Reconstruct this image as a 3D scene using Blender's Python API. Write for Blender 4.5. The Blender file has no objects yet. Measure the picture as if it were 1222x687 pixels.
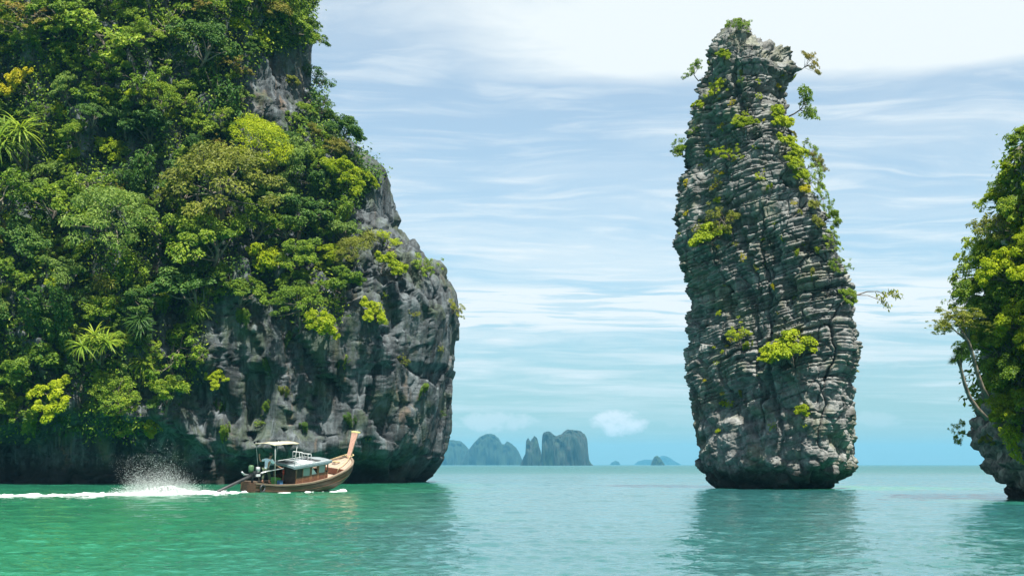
import bpy, math, random
import numpy as np
from mathutils import Vector, Matrix, Quaternion

scene = bpy.context.scene
R = math.radians
# ------------------------------------------------------------------ camera
FPX, CX, HY, CAMH = 1700.0, 611.0, 554.0, 1.6      # focal length in px of the 1222 px frame, centre column, horizon row
cam_d = bpy.data.cameras.new('camera')
cam = bpy.data.objects.new('camera', cam_d)
scene.collection.objects.link(cam)
cam.location = (0, 0, CAMH)
cam.rotation_euler = (R(90), 0, 0)
cam_d.sensor_width = 36.0
cam_d.lens = FPX / 1222.0 * 36.0
cam_d.shift_y = (HY - 343.5) / 1222.0
cam_d.clip_start = 0.5
cam_d.clip_end = 60000.0
scene.camera = cam

# ------------------------------------------------------------------ sky, sun, exposure
SUN_DIR = Vector((0.18, -0.40, 0.90)).normalized()
SUN_EL = math.asin(SUN_DIR.z)
SUN_AZ = math.atan2(SUN_DIR.x, SUN_DIR.y)           # clockwise from +Y
SUN_STRENGTH, SKY_STRENGTH, EXPOSURE = 5.0, 0.053, 1.30

world = bpy.data.worlds.new('World')
scene.world = world
world.use_nodes = True


class NT:
    """small node-tree helper"""
    def __init__(self, tree):
        self.t = tree
        tree.nodes.clear()

    def n(self, typ, inp=None, **props):
        nd = self.t.nodes.new(typ)
        for k, v in props.items():
            setattr(nd, k, v)
        for k, v in (inp or {}).items():
            s = nd.inputs[k]
            if isinstance(v, bpy.types.NodeSocket):
                self.t.links.new(v, s)
            else:
                s.default_value = v
        return nd

    def math(self, op, a, b=0.0, c=0.0, clamp=False):
        return self.n('ShaderNodeMath', {0: a, 1: b, 2: c}, operation=op, use_clamp=clamp).outputs[0]

    def mix(self, f, a, b, blend='MIX'):
        return self.n('ShaderNodeMix', {0: f, 6: a, 7: b}, data_type='RGBA', blend_type=blend).outputs[2]

    def ramp(self, v, lo, hi, a=0.0, b=1.0, smooth=True):
        return self.n('ShaderNodeMapRange', {0: v, 1: lo, 2: hi, 3: a, 4: b},
                      interpolation_type='SMOOTHSTEP' if smooth else 'LINEAR', clamp=True).outputs[0]

    def noise(self, vec, scale, detail=4.0, rough=0.55, dist=0.0):
        return self.n('ShaderNodeTexNoise', {'Vector': vec, 'Scale': scale, 'Detail': detail, 'Roughness': rough,
                                             'Distortion': dist}).outputs[0]

    def vmul(self, vec, xyz):
        return self.n('ShaderNodeVectorMath', {0: vec, 1: xyz}, operation='MULTIPLY').outputs[0]

    def vadd(self, vec, xyz):
        return self.n('ShaderNodeVectorMath', {0: vec, 1: xyz}, operation='ADD').outputs[0]


def build_world():
    w = NT(world.node_tree)
    tc = w.n('ShaderNodeTexCoord').outputs['Generated']
    d = w.n('ShaderNodeVectorMath', {0: tc}, operation='NORMALIZE').outputs[0]
    sep = w.n('ShaderNodeSeparateXYZ', {0: d})
    x, y, z = sep.outputs
    sky = w.n('ShaderNodeTexSky', sky_type='NISHITA', sun_disc=False)
    sky.sun_elevation = SUN_EL
    sky.sun_rotation = SUN_AZ
    sky.air_density = 1.0
    sky.dust_density = 0.4
    sky.ozone_density = 2.0
    base = w.mix(1.0, sky.outputs[0], (0.66, 1.00, 1.08, 1), 'MULTIPLY')
    base = w.mix(w.ramp(z, 0.0, 0.16, 0.34, 0.0), base, (0.0, 0.0, 0.0, 1))
    # thin veil of bright haze through the whole sky
    el = w.math('MAXIMUM', z, 0.0)
    # clouds on a flat layer: direction over height
    inv = w.math('DIVIDE', 1.0, w.math('ADD', el, 0.07))
    cp = w.n('ShaderNodeCombineXYZ', {0: w.math('MULTIPLY', x, inv), 1: w.math('MULTIPLY', y, inv), 2: 0.0}).outputs[0]
    # slow domain in angle: azimuth / elevation
    ang = w.n('ShaderNodeCombineXYZ', {0: x, 1: w.math('MULTIPLY', y, 0.4), 2: w.math('MULTIPLY', z, 5.0)}).outputs[0]
    wsp = w.n('ShaderNodeTexNoise', {'Vector': cp, 'Scale': 1.3, 'Detail': 3.0}).outputs['Color']
    cp2 = w.vadd(cp, w.vmul(wsp, (0.5, 0.5, 0.0)))
    streak = w.noise(w.vmul(cp2, (0.55, 1.5, 1.0)), 1.1, 7.0, 0.62, 0.4)
    fine = w.noise(w.vmul(cp2, (1.5, 5.0, 1.0)), 1.6, 6.0, 0.6, 0.3)
    big = w.noise(ang, 2.1, 2.0, 0.5)
    # elevation bands of the veil: bright sheet above 15 deg, thin blue band below it, streaky sheet at 3-7 deg
    zz = w.math('ADD', z, w.math('MULTIPLY', w.math('SUBTRACT', w.noise(ang, 3.0, 5.0, 0.6), 0.5), 0.035))
    hi = w.ramp(zz, 0.248, 0.266)
    hi = w.math('MULTIPLY', hi, w.ramp(w.math('ADD', w.math('MULTIPLY', x, 2.4), w.math('MULTIPLY', w.math('SUBTRACT', streak, 0.5), 1.4)), -0.28, 0.30))
    mid = w.math('MULTIPLY', w.ramp(z, 0.085, 0.10), w.ramp(z, 0.118, 0.13, 1.0, 0.0))
    mid = w.math('MULTIPLY', mid, w.ramp(w.math('ADD', fine, w.math('MULTIPLY', big, 0.3)), 0.46, 0.70))
    low = w.math('MULTIPLY', w.ramp(z, 0.01, 0.06), w.ramp(z, 0.07, 0.22, 1.0, 0.35))
    low = w.math('MULTIPLY', low, w.ramp(streak, 0.40, 0.66))
    wisps = w.math('MULTIPLY', w.ramp(fine, 0.43, 0.76), w.ramp(z, 0.02, 0.12, 0.2, 0.68))
    cov = w.math('MAXIMUM', w.math('MULTIPLY', hi, 0.75), w.math('MULTIPLY', mid, 0.85))
    cov = w.math('MAXIMUM', cov, w.math('ADD', w.math('MULTIPLY', low, 0.5), w.math('MULTIPLY', wisps, 0.5)))
    cov = w.math('ADD', w.math('MULTIPLY', cov, 1.0), w.ramp(z, 0.01, 0.14, 0.16, 0.36), clamp=True)
    # small fair-weather cumulus low over the sea
    puff = None
    nn = w.noise(w.vmul(d, (1.0, 1.0, 1.6)), 70.0, 5.0, 0.65)
    for (px, py, rx, ry, k) in ((738, 503, 34, 17, 1.0), (590, 503, 52, 14, 0.6), (1072, 433, 22, 12, 0.4), (1045, 500, 40, 11, 0.4), (660, 505, 40, 10, 0.3), (812, 500, 36, 12, 0.3)):
        ax, az = (px - CX) / FPX, (HY - py) / FPX
        u = w.math('DIVIDE', w.math('SUBTRACT', w.math('DIVIDE', x, w.math('MAXIMUM', y, 0.01)), ax), rx / FPX)
        v = w.math('DIVIDE', w.math('SUBTRACT', w.math('DIVIDE', z, w.math('MAXIMUM', y, 0.01)), az), ry / FPX)
        rr = w.math('ADD', w.math('MULTIPLY', u, u), w.math('MULTIPLY', v, v))
        m = w.math('MULTIPLY', w.ramp(w.math('ADD', rr, w.math('MULTIPLY', w.math('SUBTRACT', nn, 0.5), 3.0)), 0.1, 1.5, 1.0, 0.0), k)
        m = w.math('MULTIPLY', m, w.ramp(rr, 1.0, 2.4, 1.0, 0.0))
        m = w.math('MULTIPLY', m, w.ramp(y, 0.0, 0.1))
        puff = m if puff is None else w.math('MAXIMUM', puff, m)
    cov = w.math('MAXIMUM', cov, puff)
    cloud = w.n('ShaderNodeRGB'); cloud.outputs[0].default_value = (7.0, 7.55, 7.8, 1)
    col = w.mix(cov, base, cloud.outputs[0])
    bg = w.n('ShaderNodeBackground', {'Color': col, 'Strength': SKY_STRENGTH})
    out = w.n('ShaderNodeOutputWorld', {'Surface': bg.outputs[0]})


build_world()
world.cycles.sampling_method = 'MANUAL'
world.cycles.sample_map_resolution = 512
sun_d = bpy.data.lights.new('sun', 'SUN')
sun_d.energy = SUN_STRENGTH
sun_d.angle = R(0.55)
sun_d.color = (1.0, 0.95, 0.86)
sun = bpy.data.objects.new('sun', sun_d)
scene.collection.objects.link(sun)
sun.rotation_euler = SUN_DIR.to_track_quat('Z', 'Y').to_euler()
sun.location = (40, -40, 120)

vs = scene.view_settings
vs.view_transform = 'Standard'
vs.look = 'None'
vs.exposure = EXPOSURE
vs.gamma = 1.0
vs.use_curve_mapping = False
scene.render.engine = 'CYCLES'
cy = scene.cycles
cy.use_denoising = True
cy.max_bounces = 6
cy.diffuse_bounces = 3
cy.glossy_bounces = 3
cy.transmission_bounces = 3
cy.transparent_max_bounces = 8
cy.volume_bounces = 0
cy.caustics_reflective = False
cy.caustics_refractive = False

# ------------------------------------------------------------------ helpers
COL = scene.collection
rng = np.random.default_rng(7)
rnd = random.Random(11)


def P(px, py, D):
    """pixel of the 1222x687 frame + distance along the view axis -> world point"""
    return np.array([(px - CX) / FPX * D, D, CAMH + (HY - py) / FPX * D])


def proj(p):
    p = np.asarray(p, float)
    return CX + p[..., 0] / p[..., 1] * FPX, HY - (p[..., 2] - CAMH) / p[..., 1] * FPX


def tag(o, label=None, cat=None, group=None, kind=None):
    if label: o['label'] = label
    if cat: o['category'] = cat
    if group: o['group'] = group
    if kind: o['kind'] = kind
    return o


def link(name, data, mat=None, parent=None):
    o = bpy.data.objects.new(name, data)
    COL.objects.link(o)
    if mat is not None and data is not None and not data.materials:
        data.materials.append(mat)
    if parent is not None:
        o.parent = parent
    return o


def empty(name, loc=(0, 0, 0), rz=0.0):
    o = bpy.data.objects.new(name, None)
    COL.objects.link(o)
    o.empty_display_size = 0.3
    o.location = loc
    o.rotation_euler = (0, 0, rz)
    return o


def mesh_np(name, verts, faces, smooth=True):
    """faces: (n,4) or (n,3) int array"""
    verts = np.ascontiguousarray(verts, np.float32)
    faces = np.ascontiguousarray(faces, np.int32)
    me = bpy.data.meshes.new(name)
    n, k = faces.shape
    me.vertices.add(len(verts))
    me.vertices.foreach_set('co', verts.ravel())
    me.loops.add(n * k)
    me.loops.foreach_set('vertex_index', faces.ravel())
    me.polygons.add(n)
    me.polygons.foreach_set('loop_start', np.arange(0, n * k, k, dtype=np.int32))
    me.polygons.foreach_set('use_smooth', np.full(n, smooth, bool))
    me.update(calc_edges=True)
    me.validate()
    return me


def grid_faces(nr, nc, wrap=False):
    r = np.arange(nr - 1)[:, None]
    c = np.arange(nc if wrap else nc - 1)[None, :]
    c2 = (c + 1) % nc
    f = np.stack([r * nc + c, r * nc + c2, (r + 1) * nc + c2, (r + 1) * nc + c], -1)
    return f.reshape(-1, 4)


class MB:
    """collects simple shapes into one mesh (python lists)"""
    def __init__(self):
        self.v, self.f, self.sm = [], [], []

    def add(self, v, f, smooth=False):
        o = len(self.v)
        self.v += [tuple(map(float, q)) for q in v]
        self.f += [tuple(i + o for i in q) for q in f]
        self.sm += [smooth] * len(f)
        return self

    def box(self, c, s, rot=None):
        c = Vector(c); h = Vector(s) / 2
        m = rot if rot is not None else Matrix.Identity(3)
        v = [c + m @ Vector((sx * h.x, sy * h.y, sz * h.z)) for sx in (-1, 1) for sy in (-1, 1) for sz in (-1, 1)]
        return self.add(v, [(0, 1, 3, 2), (4, 6, 7, 5), (0, 4, 5, 1), (2, 3, 7, 6), (0, 2, 6, 4), (1, 5, 7, 3)])

    def tube(self, pts, rad, n=6, cap=True):
        pts = [Vector(p) for p in pts]
        if not hasattr(rad, '__len__'): rad = [rad] * len(pts)
        rings, prev = [], None
        for i, p in enumerate(pts):
            t = (pts[min(i + 1, len(pts) - 1)] - pts[max(i - 1, 0)]).normalized()
            if prev is None:
                a = t.orthogonal().normalized()
            else:
                a = (prev - t * prev.dot(t))
                a = a.normalized() if a.length > 1e-6 else t.orthogonal().normalized()
            prev = a
            b = t.cross(a)
            rings.append([p + (a * math.cos(k * 2 * math.pi / n) + b * math.sin(k * 2 * math.pi / n)) * rad[i] for k in range(n)])
        v = [q for r_ in rings for q in r_]
        f = []
        for i in range(len(pts) - 1):
            for k in range(n):
                k2 = (k + 1) % n
                f.append((i * n + k, i * n + k2, (i + 1) * n + k2, (i + 1) * n + k))
        if cap:
            f.append(tuple(range(n - 1, -1, -1)))
            f.append(tuple((len(pts) - 1) * n + k for k in range(n)))
        return self.add(v, f, True)

    def loft(self, rings, close=False, smooth=True, caps=False):
        n = len(rings[0])
        v = [q for r_ in rings for q in r_]
        f = []
        for i in range(len(rings) - 1):
            for k in range(n if close else n - 1):
                k2 = (k + 1) % n
                f.append((i * n + k, i * n + k2, (i + 1) * n + k2, (i + 1) * n + k))
        if caps:
            f.append(tuple(range(n - 1, -1, -1)))
            f.append(tuple((len(rings) - 1) * n + k for k in range(n)))
        return self.add(v, f, smooth)

    def ball(self, c, r, n=8, m=6):
        r = r if hasattr(r, '__len__') else (r, r, r)
        rings = []
        for i in range(m + 1):
            a = math.pi * i / m
            rr = max(math.sin(a), 1e-3)
            rings.append([(c[0] + r[0] * rr * math.cos(k * 2 * math.pi / n), c[1] + r[1] * rr * math.sin(k * 2 * math.pi / n), c[2] + r[2] * math.cos(a)) for k in range(n)])
        return self.loft(rings, close=True)

    def mesh(self, name):
        me = bpy.data.meshes.new(name)
        me.from_pydata(self.v, [], self.f)
        me.polygons.foreach_set('use_smooth', self.sm)
        me.validate()
        me.update()
        return me

    def build(self, name, mat, parent=None):
        return link(name, self.mesh(name), mat, parent)


# --- numpy noise
_perm = np.random.default_rng(3).permutation(256).astype(np.int32)
_perm = np.concatenate([_perm, _perm, _perm])
_val = np.random.default_rng(4).uniform(-1, 1, 256).astype(np.float32)


def vnoise(p, seed=0):
    p = np.asarray(p, np.float32)
    i = np.floor(p).astype(np.int32)
    f = p - i
    u = f * f * f * (f * (f * 6 - 15) + 10)
    x, y, z = (i[..., k] & 255 for k in range(3))
    z = (z + seed * 37) & 255
    def h(dx, dy, dz):
        return _val[_perm[_perm[_perm[(x + dx) & 255] + ((y + dy) & 255)] + ((z + dz) & 255)]]
    ux, uy, uz = u[..., 0], u[..., 1], u[..., 2]
    a = h(0, 0, 0) * (1 - ux) + h(1, 0, 0) * ux
    b = h(0, 1, 0) * (1 - ux) + h(1, 1, 0) * ux
    c = h(0, 0, 1) * (1 - ux) + h(1, 0, 1) * ux
    e = h(0, 1, 1) * (1 - ux) + h(1, 1, 1) * ux
    return (a * (1 - uy) + b * uy) * (1 - uz) + (c * (1 - uy) + e * uy) * uz


def fbm(p, octv=4, gain=0.5, seed=0, ridged=False):
    p = np.asarray(p, np.float32)
    s, a, t = 0.0, 1.0, 0.0
    for k in range(octv):
        n = vnoise(p * (2.03 ** k) + 17.3 * k, seed + k)
        s = s + a * ((1 - 2 * np.abs(n)) if ridged else n)
        t += a
        a *= gain
    return s / t


def hash1(i, seed=0):
    i = np.asarray(i, np.int64)
    h = (i * 73856093 + seed * 19349663 + 1013904223) & 0xFFFFFFFF
    h = ((h ^ (h >> 16)) * 0x45d9f3b) & 0xFFFFFFFF
    h = ((h ^ (h >> 16)) * 0x45d9f3b) & 0xFFFFFFFF
    return ((h ^ (h >> 16)) & 0xFFFFFF) / float(0xFFFFFF)


def worley(p, seed=0, facets=False):
    """F1, F2 and a random value of the nearest cell"""
    p = np.asarray(p, np.float32)
    i = np.floor(p).astype(np.int64)
    f1 = np.full(p.shape[:-1], 9.0, np.float32); f2 = f1.copy(); cid = np.zeros(p.shape[:-1]); off = np.zeros_like(p)
    for dx in (-1, 0, 1):
        for dy in (-1, 0, 1):
            for dz in (-1, 0, 1):
                c = i + np.array([dx, dy, dz])
                key = c[..., 0] * 1619 + c[..., 1] * 31337 + c[..., 2] * 6971
                q = c + np.stack([hash1(key, seed + k) for k in (1, 2, 3)], -1)
                d = np.sqrt(((q - p) ** 2).sum(-1)).astype(np.float32)
                near = d < f1
                f2 = np.where(near, f1, np.minimum(f2, d))
                cid = np.where(near, hash1(key, seed + 9), cid)
                if facets: off = np.where(near[..., None], p - q, off)
                f1 = np.where(near, d, f1)
    if facets:
        a_ = np.stack([((cid * k) % 1.0) - .5 for k in (97.3, 213.7, 391.1)], -1)
        return f1, f2, cid, 2 * (a_ * off).sum(-1)
    return f1, f2, cid


def smooth01(v, a, b):
    t = np.clip((v - a) / (b - a), 0, 1)
    return t * t * (3 - 2 * t)


def grid_normals(G):
    du = np.gradient(G, axis=1)
    dv = np.gradient(G, axis=0)
    n = np.cross(du, dv)
    return n / np.maximum(np.linalg.norm(n, axis=-1, keepdims=True), 1e-9)


# ------------------------------------------------------------------ materials
def new_mat(name):
    m = bpy.data.materials.new(name)
    m.use_nodes = True
    return m, NT(m.node_tree)


def finish(nt, **inp):
    b = nt.n('ShaderNodeBsdfPrincipled', inp)
    nt.n('ShaderNodeOutputMaterial', {'Surface': b.outputs[0]})
    return b


def rock_mat(name, light, mid, dark, warm, moss, streak=1.0, warm_amt=0.5, moss_amt=0.3, waterline=1.3, bump=0.5, sc=1.0, vert=0.16, palek=1.0):
    m, t = new_mat(name)
    pos = t.n('ShaderNodeNewGeometry').outputs['Position']
    z = t.n('ShaderNodeSeparateXYZ', {0: pos}).outputs[2]
    vst = t.vmul(pos, (1.0, 1.0, vert))                     # stretched along the fall of the water
    n1 = t.noise(t.vmul(pos, (sc, sc, sc)), 0.35, 6, 0.62)
    n2 = t.noise(t.vmul(pos, (sc, sc, sc)), 1.9, 7, 0.68)
    s1 = t.noise(vst, 1.15 * sc, 7, 0.65, 0.6)
    s2 = t.noise(t.vadd(vst, (31.0, 7.0, 3.0)), 0.75 * sc, 6, 0.6, 0.8)
    s3 = t.noise(t.vadd(vst, (3.0, 57.0, 9.0)), 2.1 * sc, 5, 0.6, 0.4)
    c = t.mix(t.ramp(n2, 0.33, 0.68), dark, mid)
    c = t.mix(t.math('MULTIPLY', t.ramp(s1, 0.46, 0.66), 0.85 * streak), c, light)
    c = t.mix(t.math('MULTIPLY', t.ramp(s3, 0.56, 0.74), 0.55 * streak * palek), c, tuple(min(1, q * 1.35) for q in light[:3]) + (1,))
    c = t.mix(t.math('MULTIPLY', t.ramp(s2, 0.55, 0.72), warm_amt), c, warm)
    c = t.mix(t.math('MULTIPLY', t.ramp(t.math('ADD', n1, t.math('MULTIPLY', s3, 0.35)), 0.64, 0.80), moss_amt), c, moss)
    c = t.mix(t.ramp(t.noise(vst, 0.9 * sc, 5, 0.6), 0.52, 0.30, 0.0, 0.8), c, tuple(q * 0.45 for q in dark[:3]) + (1,))
    # algae within the tide's reach, darkened to paint in shade at the rock's foot
    wl = t.math('ADD', z, t.math('MULTIPLY', t.math('SUBTRACT', n2, 0.5), 1.6))
    c = t.mix(t.ramp(wl, waterline, waterline * 0.35, 0.0, 0.9), c, (0.018, 0.017, 0.015, 1))
    h = t.math('ADD', t.noise(t.vmul(pos, (sc, sc, sc)), 4.5, 9, 0.72), t.math('MULTIPLY', n2, 0.8))
    bp = t.n('ShaderNodeBump', {'Height': h, 'Strength': bump, 'Distance': 0.22})
    finish(t, **{'Base Color': c, 'Roughness': 0.93, 'Normal': bp.outputs[0], 'Specular IOR Level': 0.25})
    return m


def leaf_mat(name, a, b, c, trans=0.34):
    """a dark, b usual, c young leaf colour; each leaf has its own place between them"""
    m, t = new_mat(name)
    var = t.n('ShaderNodeAttribute', attribute_name='var').outputs['Fac']
    oi = t.n('ShaderNodeObjectInfo').outputs['Random']
    v = t.math('ADD', t.math('MULTIPLY', var, 0.75), t.math('MULTIPLY', oi, 0.35))
    c1 = t.mix(t.ramp(v, 0.05, 0.5, smooth=False), a, b)
    c2 = t.mix(t.ramp(v, 0.55, 1.0, smooth=False), c1, c)
    pb = t.n('ShaderNodeBsdfPrincipled', {'Base Color': c2, 'Roughness': 0.5, 'Specular IOR Level': 0.16})
    tc = t.mix(1.0, c2, (1.25, 1.35, 0.6, 1), 'MULTIPLY')
    tr = t.n('ShaderNodeBsdfTranslucent', {'Color': tc})
    mx = t.n('ShaderNodeMixShader', {0: trans, 1: pb.outputs[0], 2: tr.outputs[0]})
    t.n('ShaderNodeOutputMaterial', {'Surface': mx.outputs[0]})
    return m


def plain_mat(name, col, rough=0.6, metal=0.0, var=0.25, sc=6.0, stretch=(1, 1, 1), spec=0.4, bump=0.0):
    m, t = new_mat(name)
    tc = t.n('ShaderNodeTexCoord').outputs['Object']
    n = t.noise(t.vmul(tc, stretch), sc, 5, 0.6)
    c = t.mix(t.ramp(n, 0.3, 0.7), tuple(q * (1 - var) for q in col) + (1,), tuple(min(1, q * (1 + var)) for q in col) + (1,))
    kw = {'Base Color': c, 'Roughness': rough, 'Metallic': metal, 'Specular IOR Level': spec}
    if bump:
        kw['Normal'] = t.n('ShaderNodeBump', {'Height': n, 'Strength': bump, 'Distance': 0.01}).outputs[0]
    finish(t, **kw)
    return m


M = {}
M['pillar'] = rock_mat('pillar_limestone', (0.29, 0.298, 0.288, 1), (0.20, 0.206, 0.20, 1), (0.09, 0.093, 0.089, 1),
                       (0.24, 0.17, 0.10, 1), (0.12, 0.13, 0.03, 1), streak=0.9, warm_amt=0.10, moss_amt=0.3, waterline=2.1, bump=0.65, sc=1.3, vert=0.5, palek=0.8)
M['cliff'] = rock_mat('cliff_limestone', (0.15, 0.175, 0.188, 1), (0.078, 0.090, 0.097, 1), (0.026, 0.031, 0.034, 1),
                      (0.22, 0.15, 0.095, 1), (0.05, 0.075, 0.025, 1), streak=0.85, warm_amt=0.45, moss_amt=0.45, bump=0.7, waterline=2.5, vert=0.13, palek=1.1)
M['islet'] = rock_mat('islet_limestone', (0.42, 0.38, 0.33, 1), (0.24, 0.22, 0.19, 1), (0.08, 0.078, 0.07, 1),
                      (0.30, 0.22, 0.14, 1), (0.06, 0.08, 0.03, 1), streak=0.9, warm_amt=0.5, moss_amt=0.2, bump=0.6, sc=2.0, vert=0.4, waterline=0.8)
M['far_rock'] = rock_mat('far_limestone', (0.040, 0.042, 0.034, 1), (0.015, 0.026, 0.018, 1), (0.006, 0.018, 0.009, 1),
                         (0.06, 0.042, 0.028, 1), (0.03, 0.065, 0.02, 1), streak=0.7, warm_amt=0.5, moss_amt=0.9, bump=0.2, sc=0.035, vert=0.35, waterline=2.0)
M['far_hill'] = rock_mat('far_wooded_hill', (0.018, 0.034, 0.014, 1), (0.010, 0.025, 0.009, 1), (0.006, 0.018, 0.007, 1),
                         (0.03, 0.035, 0.02, 1), (0.010, 0.024, 0.008, 1), streak=0.5, warm_amt=0.2, moss_amt=0.9, bump=0.2, sc=0.06, vert=0.8, waterline=2.0)
M['leaf_green'] = leaf_mat('leaf_green', (0.030, 0.070, 0.008, 1), (0.125, 0.205, 0.018, 1), (0.30, 0.36, 0.030, 1))
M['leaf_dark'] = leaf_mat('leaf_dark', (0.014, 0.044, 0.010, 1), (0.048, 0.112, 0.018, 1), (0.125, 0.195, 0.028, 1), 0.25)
M['leaf_pale'] = leaf_mat('leaf_pale', (0.055, 0.108, 0.026, 1), (0.160, 0.240, 0.048, 1), (0.31, 0.38, 0.085, 1))
M['leaf_lime'] = leaf_mat('leaf_lime', (0.100, 0.160, 0.006, 1), (0.245, 0.310, 0.010, 1), (0.42, 0.45, 0.016, 1), 0.38)
M['leaf_olive'] = leaf_mat('leaf_olive', (0.075, 0.095, 0.014, 1), (0.180, 0.200, 0.030, 1), (0.31, 0.31, 0.048, 1))
M['leaf_yellow'] = leaf_mat('leaf_yellow', (0.150, 0.170, 0.008, 1), (0.340, 0.310, 0.012, 1), (0.52, 0.44, 0.024, 1), 0.38)
M['leaf_russet'] = leaf_mat('leaf_russet', (0.070, 0.090, 0.012, 1), (0.170, 0.165, 0.024, 1), (0.30, 0.19, 0.045, 1))
M['bark'] = plain_mat('bark', (0.13, 0.11, 0.085), 0.9, var=0.5, sc=3.0)
M['pale_bark'] = plain_mat('pale_bark', (0.34, 0.31, 0.27), 0.9, var=0.35, sc=3.0)

# ------------------------------------------------------------------ sea
SEA_R = 9000.0


def wave_height(X, Y, spacing):
    w = np.random.default_rng(21)
    Z = np.zeros_like(X)
    base = R(250)
    for k in range(90):
        lam = 0.30 * (7.0 / 0.30) ** (w.random() ** 2.0)
        a = base + w.normal(0, 0.75)
        amp = 0.0023 * lam ** 0.60 * (0.6 + 0.8 * w.random())
        ph = w.random() * 6.283
        fade = smooth01(lam / np.maximum(spacing, 1e-3), 2.2, 3.8)
        kx, ky = math.cos(a) * 6.283 / lam, math.sin(a) * 6.283 / lam
        s = np.sin(kx * X + ky * Y + ph)
        Z += amp * fade * (s + 0.35 * s * s - 0.17)
    # patches of livelier and calmer water
    q = np.stack([X / 14, Y / 24, np.zeros_like(X)], -1)
    return Z * (0.85 + 0.5 * fbm(q, 2, seed=5))


def build_sea():
    front = np.linspace(R(-24), R(24), 640)
    back = np.linspace(R(24), R(336), 90)[1:-1]
    th = np.concatenate([front, back])                       # measured from +Y, clockwise
    r = [3.0, 5.0, 7.0, 9.0, 11.0, 12.5, 14.0, 15.5, 16.8]
    q = 17.8
    while q < 165:
        r.append(q); q += q * 0.0036
    while q < SEA_R:
        r.append(q); q *= 1.12
    r.append(SEA_R)
    r = np.array(r)
    RR, TT = np.meshgrid(r, th, indexing='ij')
    X, Y = RR * np.sin(TT), RR * np.cos(TT)
    dr = np.gradient(r)[:, None]
    dth = np.gradient(np.concatenate([th, [R(336)]]))[:-1][None, :]
    sp = np.maximum(dr * 0.9, RR * np.abs(dth))
    Z = wave_height(X, Y, sp)
    V = np.stack([X, Y, Z], -1).reshape(-1, 3)
    F = grid_faces(len(r), len(th), wrap=True)[:, ::-1]
    V = np.concatenate([V, [[0, 0, 0]]])
    nt = len(th)
    c = np.arange(nt)
    tri = np.stack([np.full(nt, len(V) - 1), (c + 1) % nt, c], -1)
    # the centre fan as degenerate-free quads: pair each triangle with a midpoint is not needed, keep a separate sheet
    me = mesh_np('sea', V, F)
    import bmesh
    bm = bmesh.new(); bm.from_mesh(me); bm.verts.ensure_lookup_table()
    for t3 in tri:
        bm.faces.new([bm.verts[int(i)] for i in t3]).smooth = True
    bm.normal_update(); bm.to_mesh(me); bm.free()
    m, t = new_mat('sea_water')
    pos = t.n('ShaderNodeNewGeometry').outputs['Position']
    n_big = t.noise(t.vmul(pos, (0.020, 0.05, 0.0)), 1.0, 3, 0.5)
    yy = t.n('ShaderNodeSeparateXYZ', {0: pos}).outputs[1]
    xx = t.n('ShaderNodeSeparateXYZ', {0: pos}).outputs[0]
    shallow = (0.020, 0.160, 0.088, 1)                      # green over the shoal along the headland
    deep = (0.022, 0.104, 0.108, 1)
    shoal = t.ramp(t.math('ADD', xx, t.math('MULTIPLY', t.math('SUBTRACT', n_big, 0.5), 14.0)), 1.5, -10.0)
    for (cx_, cy_, r_) in ((23.0, 97.0, 11.0), (34.0, 64.0, 18.0)):
        dd = t.n('ShaderNodeVectorMath', {0: pos, 1: (cx_, cy_, 0.0)}, operation='DISTANCE').outputs['Value']
        shoal = t.math('MAXIMUM', shoal, t.ramp(dd, r_, r_ * 0.5))
    shoal = t.math('MULTIPLY', shoal, t.ramp(t.math('ADD', yy, t.math('MULTIPLY', n_big, 40.0)), 170.0, 120.0))
    col = t.mix(shoal, deep, shallow)
    col = t.mix(t.ramp(n_big, 0.35, 0.65, 0.0, 0.5), col, t.mix(1.0, col, (0.6, 0.85, 0.8, 1), 'MULTIPLY'))
    # ripples finer than the wave mesh
    r1 = t.noise(t.vmul(pos, (1.0, 1.6, 1.0)), 4.6, 3, 0.6, 0.4)
    r2 = t.noise(t.vmul(pos, (0.7, 1.2, 1.0)), 0.9, 4, 0.6, 0.3)
    far = t.ramp(yy, 40.0, 160.0)
    off_ = t.ramp(yy, 150.0, 600.0)
    r3 = t.noise(t.vmul(pos, (0.12, 0.2, 1.0)), 1.0, 5, 0.65, 0.3)
    hgt = t.math('ADD', t.math('MULTIPLY', r1, 0.022), t.math('MULTIPLY', r2, t.math('MULTIPLY', far, 0.16)))
    hgt = t.math('ADD', hgt, t.math('MULTIPLY', r3, t.math('MULTIPLY', off_, 3.0)))
    bp = t.n('ShaderNodeBump', {'Height': hgt, 'Strength': 1.0, 'Distance': 1.0})
    finish(t, **{'Base Color': col, 'Roughness': t.ramp(yy, 95.0, 330.0, 0.045, 0.36), 'IOR': 1.333, 'Normal': bp.outputs[0]})
    o = link('sea', me, m)
    tag(o, kind='structure')
    return o


build_sea()


# ------------------------------------------------------------------ haze over the far water
def build_haze():
    b = MB().box((0, 0, 64.0), (2 * SEA_R + 400, 2 * SEA_R + 400, 130.0))
    m, t = new_mat('sea_air')
    v = t.n('ShaderNodeVolumePrincipled', {'Color': (0.15, 0.53, 0.80, 1), 'Density': 1.25e-4, 'Anisotropy': 0.0})
    t.n('ShaderNodeOutputMaterial', {'Volume': v.outputs[0]})
    o = b.build('haze', m)
    tag(o, kind='stuff')
    return o


build_haze()


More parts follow.
